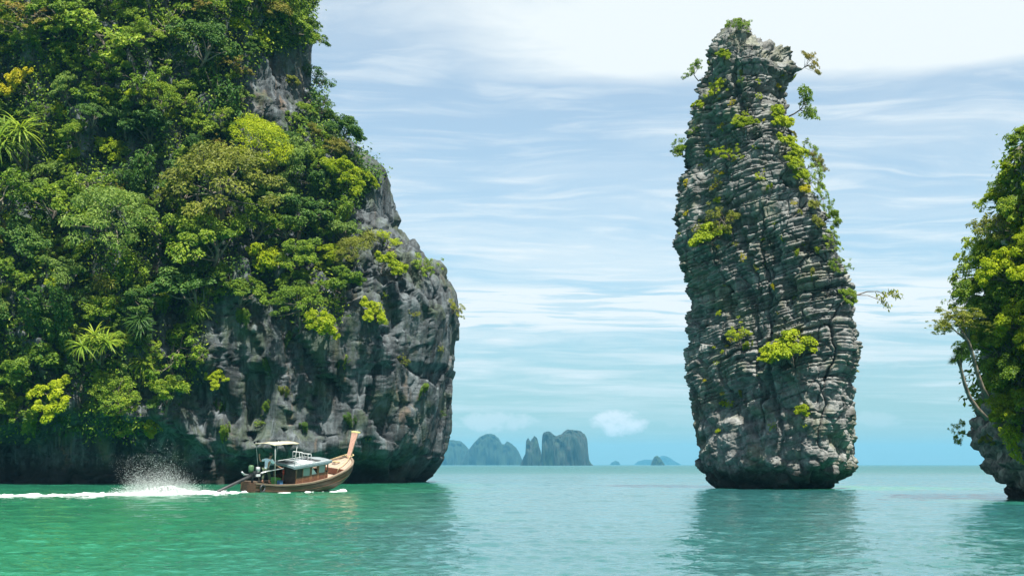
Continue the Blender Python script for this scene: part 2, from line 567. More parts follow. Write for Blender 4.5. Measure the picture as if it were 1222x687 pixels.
# ------------------------------------------------------------------ rock pillar
class Surf:
    """front surface of a rock, for finding where plants root"""
    def __init__(self, G, N):
        g = G.reshape(-1, 3); n = N.reshape(-1, 3)
        keep = (g[:, 1] > 1) & ((n * (np.array([0, 0, CAMH]) - g)).sum(-1) > -0.15 * np.linalg.norm(g, axis=1)) & (g[:, 2] > 0.3)
        self.p, self.n = g[keep], n[keep]
        self.px, self.py = proj(self.p)

    def at(self, px, py):
        d = np.hypot(self.px - px, self.py - py)
        c = d + 0.02 * (self.p[:, 1] - self.p[:, 1].min())
        i = int(np.argmin(c))
        near = d < d[i] + 6
        n = self.n[near].mean(0)
        return self.p[i].copy(), n / max(np.linalg.norm(n), 1e-6)


def closed_mesh(name, G):
    """G[rows, cols, 3] with cols wrapping; caps top with a fan of the last ring"""
    nr, nc, _ = G.shape
    V = G.reshape(-1, 3)
    F = grid_faces(nr, nc, wrap=True)
    top = G[-1].mean(0)
    V = np.concatenate([V, [top]])
    c = np.arange(0, nc - 1, 2)
    last = (nr - 1) * nc
    cap = np.stack([last + c, last + (c + 1) % nc, last + (c + 2) % nc, np.full(len(c), len(V) - 1)], -1)
    return mesh_np(name, V, np.concatenate([F, cap]))


def build_pillar():
    D = 97.0
    L = np.array([(872, 27), (860, 35), (848, 50), (843, 64), (838, 80), (828, 120), (820, 160), (813, 200), (807, 235), (803, 280), (808, 308), (818, 335), (823, 362), (818, 398), (821, 440), (826, 480), (826, 520), (831, 550), (846, 572), (853, 583), (856, 620)], float)
    Rr = np.array([(893, 27), (897, 35), (898, 48), (904, 52), (912, 57), (930, 62), (940, 68), (951, 80), (950, 90), (938, 97), (937, 112), (938, 122), (946, 150), (960, 190), (972, 230), (985, 270), (994, 300), (1000, 325), (1012, 350), (1016, 375), (1022, 400), (1027, 435), (1017, 465), (1020, 500), (1022, 540), (1022, 562), (1006, 578), (996, 583), (990, 620)], float)
    RIDGE = np.array([(27, .45), (60, .42), (100, .43), (160, .58), (230, .74), (300, .86), (335, .86), (380, .78), (460, .74), (560, .6), (620, .6)])
    nz = 740
    py = np.linspace(598, 27, nz)
    xl = np.interp(py, L[:, 1], L[:, 0]); xr = np.interp(py, Rr[:, 1], Rr[:, 0]); xm = np.interp(py, RIDGE[:, 0], RIDGE[:, 1])
    k = np.ones(9) / 9
    xl[8:-8] = np.convolve(xl, k, 'same')[8:-8]
    xm[40:-40] = np.convolve(xm, np.ones(61) / 61, 'same')[40:-40]
    z = CAMH + (HY - py) / FPX * D
    xl = (xl - CX) / FPX * D; xr = (xr - CX) / FPX * D
    nf, nb = 380, 50
    tau = np.linspace(0, 1, nf)
    xf = 0.55 * tau + 0.45 * 0.5 * (1 - np.cos(np.pi * tau))
    tb = np.linspace(1, 0, nb + 2)[1:-1]
    xi = np.concatenate([xf, 0.5 * (1 - np.cos(np.pi * tb))])
    back = np.concatenate([np.zeros(nf), np.ones(nb)])
    W = (xr - xl)[:, None]
    m = xm[:, None]
    u = xi[None, :]
    q = np.where(u < m, 1 - np.clip(1 - u / m, 0, 1) ** 1.8, 1 - np.clip((u - m) / (1 - m), 0, 1) ** 1.5)
    B = np.minimum(5.8, 0.52 * W) * (1 - 0.10 * smooth01(2.0 - z, 0, 2.2))[:, None]
    X = xl[:, None] + u * W
    Y = D + np.where(back[None, :] > 0, B * 0.9 * q, -B * q)
    Z = np.repeat(z[:, None], nf + nb, 1)
    G = np.stack([X, Y, Z], -1)
    N = grid_normals(G); N[..., 2] *= 0.35
    N /= np.linalg.norm(N, axis=-1, keepdims=True)
    # orientation: outward
    c = G.mean(1, keepdims=True)
    s = np.sign(((G - c) * N)[..., :2].sum(-1)); s[s == 0] = 1
    N *= s[..., None]
    x0 = G[..., 0] - 23.0; y0 = G[..., 1] - D; z0 = G[..., 2]
    big = fbm(np.stack([X / 4.0, Y / 4.0, Z / 5.0], -1), 3, seed=2)
    med = fbm(np.stack([X / 1.1, Y / 1.1, Z / 1.1], -1), 4, 0.55, seed=8)
    # bedding planes: rise to the right on the left-hand face, level on the right-hand face
    wp = fbm(np.stack([X / 5, Y / 5, Z / 7], -1), 3, seed=31)
    sc = z0 - 0.17 * x0 + 0.20 * y0 + 0.40 * wp + 0.06 * med
    rg = np.random.default_rng(5)
    th = np.clip(rg.lognormal(math.log(0.29), 0.5, 500), 0.13, 0.75)
    bounds = np.cumsum(th) - 12.0
    kx = np.clip(np.searchsorted(bounds, sc), 1, len(bounds) - 1)
    lo, hi_ = bounds[kx - 1], bounds[kx]
    ds = np.minimum(sc - lo, hi_ - sc)
    arc = np.cumsum(np.linalg.norm(np.diff(G[..., :2], axis=1, prepend=G[:, :1, :2]), axis=-1), axis=1)
    arc = arc + 0.6 * fbm(np.stack([X / 2, Y / 2, Z / 1.3], -1), 2, seed=44) + x0 * 0.0
    bw = 0.40 + 0.9 * hash1(kx, 3)
    bu = arc / bw + 7 * hash1(kx, 4)
    bi = np.floor(bu).astype(np.int64)
    bf = bu - bi
    du = np.minimum(bf, 1 - bf) * bw
    off = hash1(kx * 977 + bi, 6)
    lay = hash1(kx, 12)
    strata = 0.27 * (off - 0.5) + 0.20 * (lay - 0.5) - 0.14 * np.exp(-(ds / 0.045) ** 2) - 0.13 * np.exp(-(du / 0.05) ** 2) * (off > 0.2)
    f1c, f2c, cidc = worley(np.stack([arc / 1.7, 0 * arc, sc / 1.25], -1), 51)
    tilt = (sc - lo) / (hi_ - lo)
    strata = strata + 0.10 * (tilt - 0.5)
    # major breaks: a few deep bedding joints
    jb = np.array([3.4, 6.6, 9.9, 12.4, 16.0, 19.3, 23.5, 27.2])
    dj = np.min(np.abs(sc[..., None] - jb), -1)
    strata = strata - 0.26 * np.exp(-(dj / 0.09) ** 2)
    f1, f2, cid = worley(np.stack([X / 1.25, Y / 1.25, Z / 0.95], -1), 3)
    knob = (0.55 - f1) * 0.9 + 0.35 * (cid - 0.5)
    low = smooth01(-(z0 + 1.4 * wp + 0.25 * x0), -4.8, -2.6)
    topk = smooth01(z0, 26.5, 29)
    slab = smooth01(-(z0 + 1.6 * wp - 0.28 * x0), -9.0, -6.5) * (1 - low)   # smoother weathered plates low on the left face
    rough = fbm(np.stack([X / 0.42, Y / 0.42, Z / 0.42], -1), 3, 0.6, seed=14)
    strata = strata * (1.0 + 0.7 * fbm(np.stack([X / 3, Y / 3, Z / 3], -1), 2, seed=77))
    strata = strata + 0.34 * (cidc - 0.5) - 0.18 * np.exp(-((f2c - f1c) / 0.05) ** 2)
    disp = 0.6 * big + 0.30 * med + strata * (1 - 0.75 * low) * (1 - 0.45 * slab) + knob * (0.75 * low + 0.30 * topk) + 0.07 * rough
    f1b, f2b, cidb = worley(np.stack([X / 2.1, Y / 2.1, Z / 2.6], -1), 17)
    fis = fbm(np.stack([arc / 2.2, 0 * arc, Z / 13], -1), 3, seed=120)
    disp -= 0.55 * np.exp(-(fis / 0.035) ** 2) * smooth01(big, -.2, .25)
    hol = smooth01(fbm(np.stack([X / 2.2, Y / 2.2, Z / 3.0], -1), 3, seed=130), .2, .5)
    disp -= 0.55 * hol
    disp += slab * (0.55 * (cidb - 0.5) - 0.35 * np.exp(-((f2b - f1b) / 0.05) ** 2))
    disp -= 0.55 * smooth01(1.2 - z0, 0.0, 1.0) * (0.25 + 1.2 * fbm(np.stack([X / 1.6, Y / 1.6, Z / 3], -1), 2, seed=3))
    taper = smooth01(30.9 - z0, -0.1, 1.0)
    G = G + N * (disp * (0.35 + 0.65 * taper))[..., None]
    G[..., 2] += 0.10 * med + 0.25 * topk * (cid - 0.5)
    me = closed_mesh('rock_pillar', G)
    o = link('rock_pillar', me, M['pillar'])
    tag(o, 'tall leaning grey limestone pillar with layered beds standing alone in the sea', 'rock pillar')
    return Surf(G, grid_normals(G) * s[..., None])


PILLAR = build_pillar()


# ------------------------------------------------------------------ headland cliff
def build_cliff():
    D = 130.0                                               # distance of its right-hand edge; the face stands nearer
    T = np.array([(-40, 352), (0, 356), (40, 358), (100, 362), (140, 378), (165, 405), (190, 438), (212, 458), (245, 464), (270, 470), (290, 486), (312, 508), (335, 532), (352, 541), (375, 547), (410, 543), (440, 541), (450, 534), (480, 531), (520, 526), (545, 522), (562, 512), (575, 497), (600, 494)], float)
    nz = 560
    py = np.linspace(596, -70, nz)
    xr = (np.interp(py, T[:, 0], T[:, 1]) - CX) / FPX * D
    z = CAMH + (HY - py) / FPX * D
    xc = -64.0
    nf, nb = 440, 60
    # front: from far left to the right-hand end, then round the back
    xs = np.concatenate([np.linspace(0, 0.30, 20, endpoint=False), np.linspace(0.30, 1, nf)])      # 0 = x far left
    nf = len(xs)
    t1 = np.linspace(0, 1, nf)
    a = (xr - xc)[:, None]
    e = 3.4
    # angle sampled so that columns are even across the face and dense at the bend
    uu = np.linspace(-1.0, 0.93, 350)
    ang_end = np.arccos(0.93 ** (e / 2))
    pts = [(q, -(1 - abs(q) ** e) ** (1 / e)) for q in uu]
    for k in np.linspace(ang_end, 0, 71)[1:]:
        pts.append((math.cos(k) ** (2 / e), -(math.sin(k) ** (2 / e) if k > 0 else 0.0)))
    for k in np.linspace(0, math.pi, 62)[1:-1]:
        cs = math.cos(k)
        pts.append((math.copysign(abs(cs) ** (2 / e), cs), math.sin(k) ** (2 / e)))
    pts = np.array(pts)
    b = 17.0
    X = xc + pts[None, :, 0] * a
    yc = 131.0
    rec = np.interp(z, [-2, 12, 18, 26, 34, 45], [0, 0, 1.8, 4.6, 6.8, 9.5])[:, None]
    Y = yc + pts[None, :, 1] * (b - rec * (pts[None, :, 1] < 0)) + 0.0 * X
    Z = np.repeat(z[:, None], len(pts), 1)
    G = np.stack([X, Y, Z], -1)
    N = grid_normals(G); N[..., 2] *= 0.5
    N /= np.linalg.norm(N, axis=-1, keepdims=True)
    c = np.array([xc, yc, 0])
    s = np.sign(((G - c) * N)[..., :2].sum(-1)); s[s == 0] = 1
    N *= s[..., None]
    big = fbm(np.stack([X / 11, Y / 11, Z / 19], -1), 3, seed=51)
    gul = fbm(np.stack([X / 5.5, Y / 5.5, Z / 26], -1), 3, seed=61, ridged=True)
    flute = fbm(np.stack([X / 1.6, Y / 1.6, Z / 9], -1), 4, 0.55, seed=71, ridged=True)
    med = fbm(np.stack([X / 2.0, Y / 2.0, Z / 2.6], -1), 4, 0.55, seed=81)
    f1, f2, cid, fac = worley(np.stack([X / 3.4 + 0.2 * med, Y / 3.4, Z / 6.5 + 0.3 * X / 3.2], -1), 4, True)
    f1s, f2s, cids, facs = worley(np.stack([X / 1.2 + .2 * med, Y / 1.2 + .2 * med, Z / 2.0 + .15 * X], -1), 8, True)
    px, pyy = proj(G)
    shoulder = smooth01(px, 330, 420) * smooth01(pyy, 230, 275) * (1 - smooth01(pyy, 330, 400))
    right = smooth01(px, 425, 480)                           # massive smoother block at the right-hand end
    disp = 1.9 * big + 1.3 * (gul - 0.3) * (1 - 0.8 * right) + 0.75 * (flute - 0.3) * (1 - 0.85 * right) + 0.36 * med
    disp += 0.7 * (cid - 0.5) + 1.5 * fac - 0.30 * np.exp(-((f2 - f1) / 0.03) ** 2)
    disp += (0.22 * (cids - 0.5) + 0.55 * facs - 0.10 * np.exp(-((f2s - f1s) / 0.04) ** 2)) * (1 - 0.45 * right)
    disp += shoulder * (1.1 * (cids - 0.5) - 0.45 * np.exp(-((f2s - f1s) / 0.08) ** 2))
    # hollows under the overhang and the notch cut by the tide
    notch_h = 2.6 + 1.8 * fbm(np.stack([X / 7, Y / 7, Z * 0], -1), 3, seed=91) + 2.6 * (1 - smooth01(px, 180, 300))
    disp -= 2.5 * smooth01(notch_h - Z, 0.0, 2.2) * (1 - 0.45 * right)
    hol = smooth01(fbm(np.stack([X / 3.4, Y / 3.4, Z / 6], -1), 3, seed=95), 0.22, 0.5) * smooth01(15 - Z, 0, 5)
    disp -= 1.7 * hol * (1 - right)
    # stalactite fringe above the notch
    fr = np.exp(-((Z - notch_h - 0.4) / 1.0) ** 2) * smooth01(fbm(np.stack([X / 1.1, Y / 1.1, Z * 0], -1), 2, seed=99), -0.1, 0.5)
    disp += 0.9 * fr * (1 - right)
    edge = smooth01(np.abs(px - np.interp(pyy, T[:, 0], T[:, 1])), 0, 60)
    G = G + N * (disp * (0.45 + 0.55 * edge))[..., None]
    G[..., 2] += 0.35 * med + 0.5 * shoulder * (cids - 0.5)
    me = closed_mesh('limestone_cliff', G)
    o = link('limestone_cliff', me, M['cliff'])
    tag(o, 'huge limestone headland cliff overgrown with forest, bare streaked rock behind the boat', 'cliff')
    return Surf(G, grid_normals(G) * s[..., None]), G


CLIFF, CLIFF_G = build_cliff()


# ------------------------------------------------------------------ overhanging islet on the right
def build_islet():
    D = 66.0
    T = np.array([(100, 1246), (160, 1234), (230, 1220), (300, 1206), (360, 1198), (420, 1196), (450, 1196), (470, 1194), (480, 1188), (490, 1184), (497, 1192), (505, 1182), (515, 1178), (527, 1184), (540, 1192), (550, 1196), (562, 1200), (570, 1206), (576, 1224), (584, 1228), (598, 1226), (620, 1224)], float)
    nz = 300
    py = np.linspace(625, 165, nz)
    xl = (np.interp(py, T[:, 0], T[:, 1]) - CX) / FPX * D
    z = CAMH + (HY - py) / FPX * D
    xc = 36.0
    ang = np.concatenate([np.linspace(R(168), R(285), 260), np.linspace(R(285), R(528), 60)[1:-1]])
    e = 2.6
    cs, sn = np.cos(ang), np.sin(ang)
    a = (xc - xl)[:, None]
    bb = np.interp(z, [-2, 0.6, 2.5, 6, 12, 18], [6.0, 6.0, 8.0, 8.5, 7.0, 4.0])[:, None]
    X = xc + np.sign(cs) * np.abs(cs) ** (2 / e) * a
    Y = 66.0 + np.sign(sn) * np.abs(sn) ** (2 / e) * bb
    Z = np.repeat(z[:, None], len(ang), 1)
    G = np.stack([X, Y, Z], -1)
    N = grid_normals(G); N[..., 2] *= 0.4
    N /= np.linalg.norm(N, axis=-1, keepdims=True)
    s = np.sign(((G - np.array([xc, 66.0, 0])) * N)[..., :2].sum(-1)); s[s == 0] = 1
    N *= s[..., None]
    f1, f2, cid = worley(np.stack([X / 0.9, Y / 0.9, Z / 0.8], -1), 23)
    med = fbm(np.stack([X / 1.1, Y / 1.1, Z / 1.1], -1), 4, 0.6, seed=33)
    stal = fbm(np.stack([X / 0.55, Y / 0.55, Z / 2.5], -1), 3, seed=35, ridged=True)
    disp = 0.95 * (0.5 - f1) + 0.45 * (cid - 0.5) + 0.40 * med + 0.30 * stal
    G = G + N * disp[..., None]
    G[..., 2] += 0.25 * med
    me = closed_mesh('rocky_islet', G)
    o = link('rocky_islet', me, M['islet'])
    tag(o, 'undercut limestone islet with overhanging stalactites beneath green trees', 'islet')
    n = grid_normals(G) * s[..., None]
    return Surf(G, n), (G.reshape(-1, 3), n.reshape(-1, 3))


ISLET, ISLET_ALL = build_islet()


# ------------------------------------------------------------------ far islands
def build_far_island(name, label, pts, D, depth, mat, seed, rough=1.0, group=None):
    """pts: skyline as (px, py); the mass is a rounded ridge of real depth behind that skyline"""
    pts = np.array(pts, float)
    n = 150
    u = np.linspace(0, 1, n)
    px = pts[0, 0] + u * (pts[-1, 0] - pts[0, 0])
    top = np.interp(px, pts[:, 0], pts[:, 1])
    x = (px - CX) / FPX * D
    h = np.maximum(CAMH + (HY - top) / FPX * D, 0.5)
    v = np.linspace(-1, 1, 60)
    U, V = np.meshgrid(u, v, indexing='ij')
    width = np.minimum(1.0, 0.35 + 2.2 * np.minimum(U, 1 - U))
    Yo = V * depth * width
    steep = 5.0
    prof = (1 - np.abs(V) ** steep) ** 0.8
    Xg = x[:, None] + 0 * V
    Zg = h[:, None] * prof - 1.0 * (np.abs(V) > 0.99)
    nn = np.stack([Xg / (depth * 0.30), Yo / (depth * 0.30), Zg / (depth * 0.5)], -1)
    b1 = fbm(nn, 4, 0.55, seed=seed)
    b2 = fbm(nn * 3.1, 3, 0.6, seed=seed + 5)
    Zg = Zg + rough * (0.05 * b1 + 0.03 * b2) * h[:, None] * smooth01(prof, 0.02, 0.5)
    Yo = Yo * (1 + 0.35 * b1 + 0.15 * b2)
    G = np.stack([Xg, D + Yo, np.maximum(Zg, -1.0)], -1)
    F = grid_faces(n, 60)[:, ::-1]
    o = link(name, mesh_np(name, G.reshape(-1, 3), F), mat)
    tag(o, label, 'island', group)
    return o


FARS = 'islands along the horizon'
build_far_island('far_island', 'low hazy blue wooded island emerging from behind the cliff', [(505, 540), (515, 530), (528, 526), (540, 525), (550, 527), (556, 532), (561, 538), (566, 545), (570, 553)], 4300, 130, M['far_hill'], 3, group=FARS)
build_far_island('far_island', 'hazy blue wooded island with rounded domed summit and smaller side peaks', [(548, 554), (554, 545), (560, 536), (566, 528), (573, 521), (582, 517.5), (590, 519), (595, 523), (599, 530), (602, 530), (605, 526.5), (610, 529), (616, 534), (620, 541), (623, 548), (625, 554)], 4000, 120, M['far_hill'], 9, group=FARS)
build_far_island('far_island', 'ragged twin-spired rock island next to the flat-topped one', [(621, 554), (624, 547), (627, 541), (628, 526), (630, 523.5), (633, 527), (635, 524), (638, 520.5), (641, 524), (643, 532), (645, 538), (647, 548), (649, 554)], 2700, 45, M['far_rock'], 14, 1.4, group=FARS)
build_far_island('far_island', 'steep flat-topped rock island with a notch in its summit', [(644, 554), (646.5, 540), (647, 522), (648, 517), (653, 515.5), (658, 517), (663, 520.5), (667, 520), (670, 519), (673, 516), (678, 514), (685, 514.5), (692, 516), (697, 519), (700, 524), (701, 540), (702, 548), (705, 553), (707, 554)], 2600, 70, M['far_rock'], 22, 1.2, group=FARS)
build_far_island('far_island', 'tiny pale islet alone on the horizon', [(728, 554), (731, 551), (734, 549.5), (738, 550.5), (740, 554)], 6500, 45, M['far_hill'], 5, group=FARS)
build_far_island('far_island', 'long pale blue island, faintest on the horizon', [(757, 554), (762, 550), (770, 548), (780, 548.5), (786, 546), (792, 543.5), (798, 546), (804, 550), (812, 554)], 8200, 160, M['far_hill'], 6, group=FARS)
build_far_island('far_island', 'small dark rock stack standing before the faint pale island', [(777, 554), (779, 549), (781, 545), (784, 543.5), (787, 546), (790, 550), (793, 554)], 3400, 28, M['far_rock'], 7, group=FARS)

# ------------------------------------------------------------------ plants: shared meshes
def unit(v):
    return v / np.maximum(np.linalg.norm(v, axis=-1, keepdims=True), 1e-9)


def leaf_mesh(name, c, d, n, l, w, var):
    """one diamond-shaped leaf, folded along its rib, for each row"""
    d = unit(d - n * (d * n).sum(-1, keepdims=True))
    sd = np.cross(n, d)
    l, w = l[:, None], w[:, None]
    v0 = c - d * l * 0.5
    v2 = c + d * l * 0.5 - n * l * 0.10
    v1 = c + sd * w * 0.5 + n * w * 0.12 + d * l * 0.06
    v3 = c - sd * w * 0.5 + n * w * 0.12 + d * l * 0.06
    V = np.stack([v0, v1, v2, v3], 1).reshape(-1, 3)
    F = np.arange(len(V)).reshape(-1, 4)
    me = mesh_np(name, V, F, smooth=False)
    at = me.attributes.new('var', 'FLOAT', 'FACE')
    at.data.foreach_set('value', np.clip(var, 0, 1).astype(np.float32)[:len(me.polygons)])
    return me


def branch(mb, a, b, r0, r1, bend, g, n=5, seg=4):
    a, b = np.array(a), np.array(b)
    ln = np.linalg.norm(b - a)
    o = g.normal(0, 1, 3) * bend * ln
    pts = [a + (b - a) * t + o * math.sin(math.pi * t) for t in np.linspace(0, 1, seg + 1)]
    mb.tube(pts, [r0 + (r1 - r0) * t for t in np.linspace(0, 1, seg + 1)], n)
    return pts


def make_plant(kind, seed):
    """-> (trunk mesh, crown mesh); root at the origin, growing along +Z, crown about 0.8 in radius round z = 1"""
    g = np.random.default_rng(seed)
    mb = MB()
    cl = []                                                  # clumps: centre, radius, leaves
    if kind == 'broad':
        top = np.array([g.normal(0, .1), g.normal(0, .1), 0.85])
        tr = branch(mb, (0, 0, 0), top, .055, .026, .07, g, 7, 5)
        ph = g.random() * 6.28
        for k in range(10):
            a = ph + k * 2.4 + g.normal(0, .3)
            rr = .80 * g.uniform(.15, 1.0)
            lc = np.array([math.cos(a) * rr, math.sin(a) * rr, 1.38 - .55 * rr ** 1.5 * g.uniform(.3, 1.5) - .25 * g.random()])
            lr = .27 * g.uniform(.6, 1.35)
            branch(mb, tr[g.integers(2, 6)], lc, .022, .006, .09, g)
            for q in range(7):
                c = lc + lr * unit(g.normal(0, 1, 3)) * (.35 + .75 * g.random()) * np.array([1, 1, .55])
                cl.append((c, lr * g.uniform(.34, .66), int(60 + 55 * g.random())))
        L_, W_, flat = .078, .046, .6
    elif kind == 'shrub':
        for k in range(8):
            a = k * 2.4 + g.random()
            rr = .68 * g.uniform(.1, 1.0)
            lc = np.array([math.cos(a) * rr, math.sin(a) * rr, 1.05 - .5 * rr * g.uniform(.4, 1.6) - .15 * g.random()])
            lr = .27 * g.uniform(.6, 1.35)
            branch(mb, (g.normal(0, .03), g.normal(0, .03), 0), lc, .026, .006, .09, g)
            for q in range(6):
                c = lc + lr * unit(g.normal(0, 1, 3)) * (.35 + .75 * g.random()) * np.array([1, 1, .7])
                cl.append((c, lr * g.uniform(.36, .68), int(72 + 50 * g.random())))
        L_, W_, flat = .090, .056, .66
    elif kind == 'open':
        top = np.array([g.normal(0, .15), g.normal(0, .15), 1.0])
        tr = branch(mb, (0, 0, 0), top, .036, .014, .10, g, 6, 5)
        for k in range(15):
            a = k * 2.4 + g.random()
            rr = .3 + .6 * g.random()
            c = np.array([math.cos(a) * rr, math.sin(a) * rr, .75 + .75 * g.random() - .2 * rr])
            cl.append((c, .13 + .10 * g.random(), int(34 + 40 * g.random())))
            p = branch(mb, tr[g.integers(2, 6)], c, .014, .004, .10, g)
            for j in range(2):
                c2 = c + g.normal(0, .16, 3)
                cl.append((c2, .09 + .05 * g.random(), int(16 + 16 * g.random())))
                branch(mb, p[3], c2, .006, .003, .1, g, 4, 3)
        L_, W_, flat = .10, .052, .6
    elif kind == 'fine':
        top = np.array([g.normal(0, .1), g.normal(0, .1), 0.8])
        tr = branch(mb, (0, 0, 0), top, .05, .024, .08, g, 7, 5)
        for k in range(34):
            a = k * 2.4 + g.random()
            t = (k + .5) / 34
            rr = .88 * math.sqrt(t)
            c = np.array([math.cos(a) * rr, math.sin(a) * rr, 1.34 - .62 * t ** 1.4 + g.normal(0, .06)])
            cl.append((c, .17 + .09 * g.random(), int(105 + 50 * g.random())))
            if k % 3 == 0: branch(mb, tr[g.integers(3, 6)], c - np.array([0, 0, .08]), .016, .004, .07, g)
        L_, W_, flat = .070, .032, .42
    elif kind == 'cascade':                                  # creepers and drooping boughs hanging down the rock
        branch(mb, (0, 0, 0), (.05, 0, .7), .03, .015, .05, g)
        for k in range(16):
            x = g.normal(0, .34); y = g.normal(0, .16)
            top = 1.05 + g.normal(0, .18)
            ln = .5 + 1.1 * g.random()
            m = 7
            pts = [np.array([x, y, top - ln * q / m]) + g.normal(0, .03, 3) for q in range(m + 1)]
            for q, c in enumerate(pts):
                cl.append((c, .10 + .07 * g.random() * (1 - q / m), int(24 + 14 * g.random())))
            mb.tube([np.array([.05, 0, .7])] + pts, .006, 4)
        L_, W_, flat = .10, .055, 1.1
    elif kind == 'bare':
        def grow(a, d, ln, r, lev):
            b = a + d * ln
            branch(mb, a, b, r, r * .55, .06, g, 5, 3)
            if lev < 3:
                for j in range(3):
                    nd = unit(d + g.normal(0, .55, 3))
                    grow(a + d * ln * (.6 + .4 * g.random()), nd, ln * (.55 + .25 * g.random()), r * .55, lev + 1)
        for j in range(3):
            grow(np.zeros(3), unit(np.array([g.normal(0, .5), g.normal(0, .5), 1.0])), .6, .026, 0)
        for k in range(7):
            cl.append((np.array([g.normal(0, .5), g.normal(0, .5), 1.0 + g.normal(0, .25)]), .10, 9))
        L_, W_, flat = .08, .04, .7
    if kind == 'strap':                                      # screw pine: rosettes of long drooping blades
        V, F, var = [], [], []
        heads = []
        for k in range(5):
            c = np.array([g.normal(0, .28), g.normal(0, .28), .75 + .35 * g.random()]) if k else np.array([0, 0, 1.1])
            branch(mb, (g.normal(0, .04), g.normal(0, .04), 0), c, .035, .024, .08, g, 6, 4)
            hv = g.random()
            for j in range(46):
                a = g.random() * 6.283
                e = g.random() * 1.5 - .25
                d = np.array([math.cos(a) * math.cos(e), math.sin(a) * math.cos(e), math.sin(e)])
                sd = np.array([-math.sin(a), math.cos(a), 0])
                ln = .42 + .25 * g.random()
                prev = None
                dd = d.copy(); p = c.copy()
                w = .020
                for q in range(6):
                    ww = w * (1 - (q / 5.0) ** 2 * .9)
                    i0 = len(V)
                    V += [p - sd * ww, p + sd * ww]
                    if q: F.append((i0 - 2, i0 - 1, i0 + 1, i0)); var.append(hv * .4 + .6 * g.random())
                    dd = unit(dd + np.array([0, 0, -.26]))
                    p = p + dd * ln / 5
        crown = mesh_np('crown', np.array(V), np.array(F), smooth=True)
        at = crown.attributes.new('var', 'FLOAT', 'FACE')
        at.data.foreach_set('value', np.array(var, np.float32))
        return mb.mesh('trunk'), crown
    C, Dr, Nn, VV = [], [], [], []
    for (c, r, n) in cl:
        u = unit(g.normal(0, 1, (n, 3)) + np.array([0, 0, .35]))
        rad = r * (.45 + .62 * g.random((n, 1)) ** .6)
        q = u * rad
        q[:, 2] *= flat
        C.append(c + q)
        Nn.append(unit(u * .55 + np.array([0, 0, .65]) + g.normal(0, .45, (n, 3))))
        dd = u + np.array([0, 0, -.25]) + g.normal(0, .55, (n, 3))
        if kind == 'cascade': dd = dd + np.array([0, 0, -1.2])
        Dr.append(dd)
        VV.append(np.clip(g.random() * .45 + .6 * g.random(n) - .05, 0, 1))
    C, Dr, Nn, VV = map(np.concatenate, (C, Dr, Nn, VV))
    n = len(C)
    crown = leaf_mesh('crown', C, Dr, Nn, L_ * (.65 + .7 * g.random(n)), W_ * (.7 + .6 * g.random(n)), VV)
    return mb.mesh('trunk'), crown


VAR = {}
for kind, cnt in (('broad', 5), ('shrub', 5), ('open', 5), ('fine', 3), ('cascade', 3), ('bare', 3), ('strap', 2)):
    VAR[kind] = [make_plant(kind, 100 * len(VAR) + 7 * k + 1) for k in range(cnt)]


def slot_mat(o, mat):
    if not o.data.materials:
        o.data.materials.append(mat)
    o.material_slots[0].link = 'OBJECT'
    o.material_slots[0].material = mat


NAMES = {'broad': 'broadleaf_tree', 'shrub': 'leafy_shrub', 'open': 'open_tree', 'fine': 'spreading_tree', 'cascade': 'hanging_creeper', 'bare': 'bare_bush', 'strap': 'screw_pine'}
CATS = {'broad': 'tree', 'shrub': 'shrub', 'open': 'tree', 'fine': 'tree', 'cascade': 'creeper', 'bare': 'bush', 'strap': 'screw pine'}


def plant(kind, mat, surf, px, py, rpx, label, group, cat=None, name=None, lean=0.6, up=0.85, zs=1.0, bark='bark', toward=None):
    """a plant whose crown shows round (px, py) with radius rpx, rooted on the rock below it"""
    tm, cm = VAR[kind][rnd.randrange(len(VAR[kind]))]
    qx, qy = px, py + 0.7 * rpx
    for it in range(3):
        p, n = surf.at(qx, qy)
        S = rpx * p[1] / FPX / 0.82
        ax = unit(np.array([0, 0, up]) + np.array([n[0], n[1], max(n[2], 0) * .5]) * lean + (np.array(toward) if toward is not None else 0))
        c = p + ax * S * zs * 0.95
        ex, ey = proj(c)
        qx += 0.8 * (px - ex); qy += 0.8 * (py - ey)
    root = empty(name or NAMES[kind])
    q = Vector(tuple(ax)).to_track_quat('Z', 'Y') @ Quaternion((0, 0, 1), rnd.random() * 6.283)
    root.rotation_mode = 'QUATERNION'
    root.rotation_quaternion = q
    root.location = tuple(p - ax * S * 0.06)
    root.scale = (S * rnd.uniform(.82, 1.22), S * rnd.uniform(.82, 1.22), S * zs * rnd.uniform(.85, 1.15))
    tag(root, label, cat or CATS[kind], group)
    t = link('trunk', tm, None, root); slot_mat(t, M[bark])
    c = link('crown', cm, None, root); slot_mat(c, M[mat])
    return root


SAME = {}


def note(label, root, r):
    SAME.setdefault(label, []).append((r, root))


def tell_apart():
    words = {2: ['smaller', 'larger'], 3: ['smallest', 'middle-sized', 'largest']}
    for label, lst in SAME.items():
        if len(lst) in words:
            for wd, (r, o) in zip(words[len(lst)], sorted(lst, key=lambda q: q[0])):
                o['label'] = label + ', the ' + wd + ' one'


# ------------------------------------------------------------------ forest on the headland
# where plants grow, as an outline in the frame, and bare rock within it
FOREST = [(-60, -60), (372, -60), (374, 10), (378, 45), (352, 52), (322, 62), (300, 80), (290, 108), (298, 150), (338, 156), (366, 130), (372, 84), (392, 84), (388, 120), (432, 178), (452, 208), (430, 232), (418, 262), (440, 282), (436, 300), (420, 330), (404, 388), (362, 392), (332, 342), (318, 352), (282, 352), (248, 366), (240, 398), (246, 430), (222, 466), (196, 492), (172, 514), (122, 516), (60, 510), (-60, 516)]


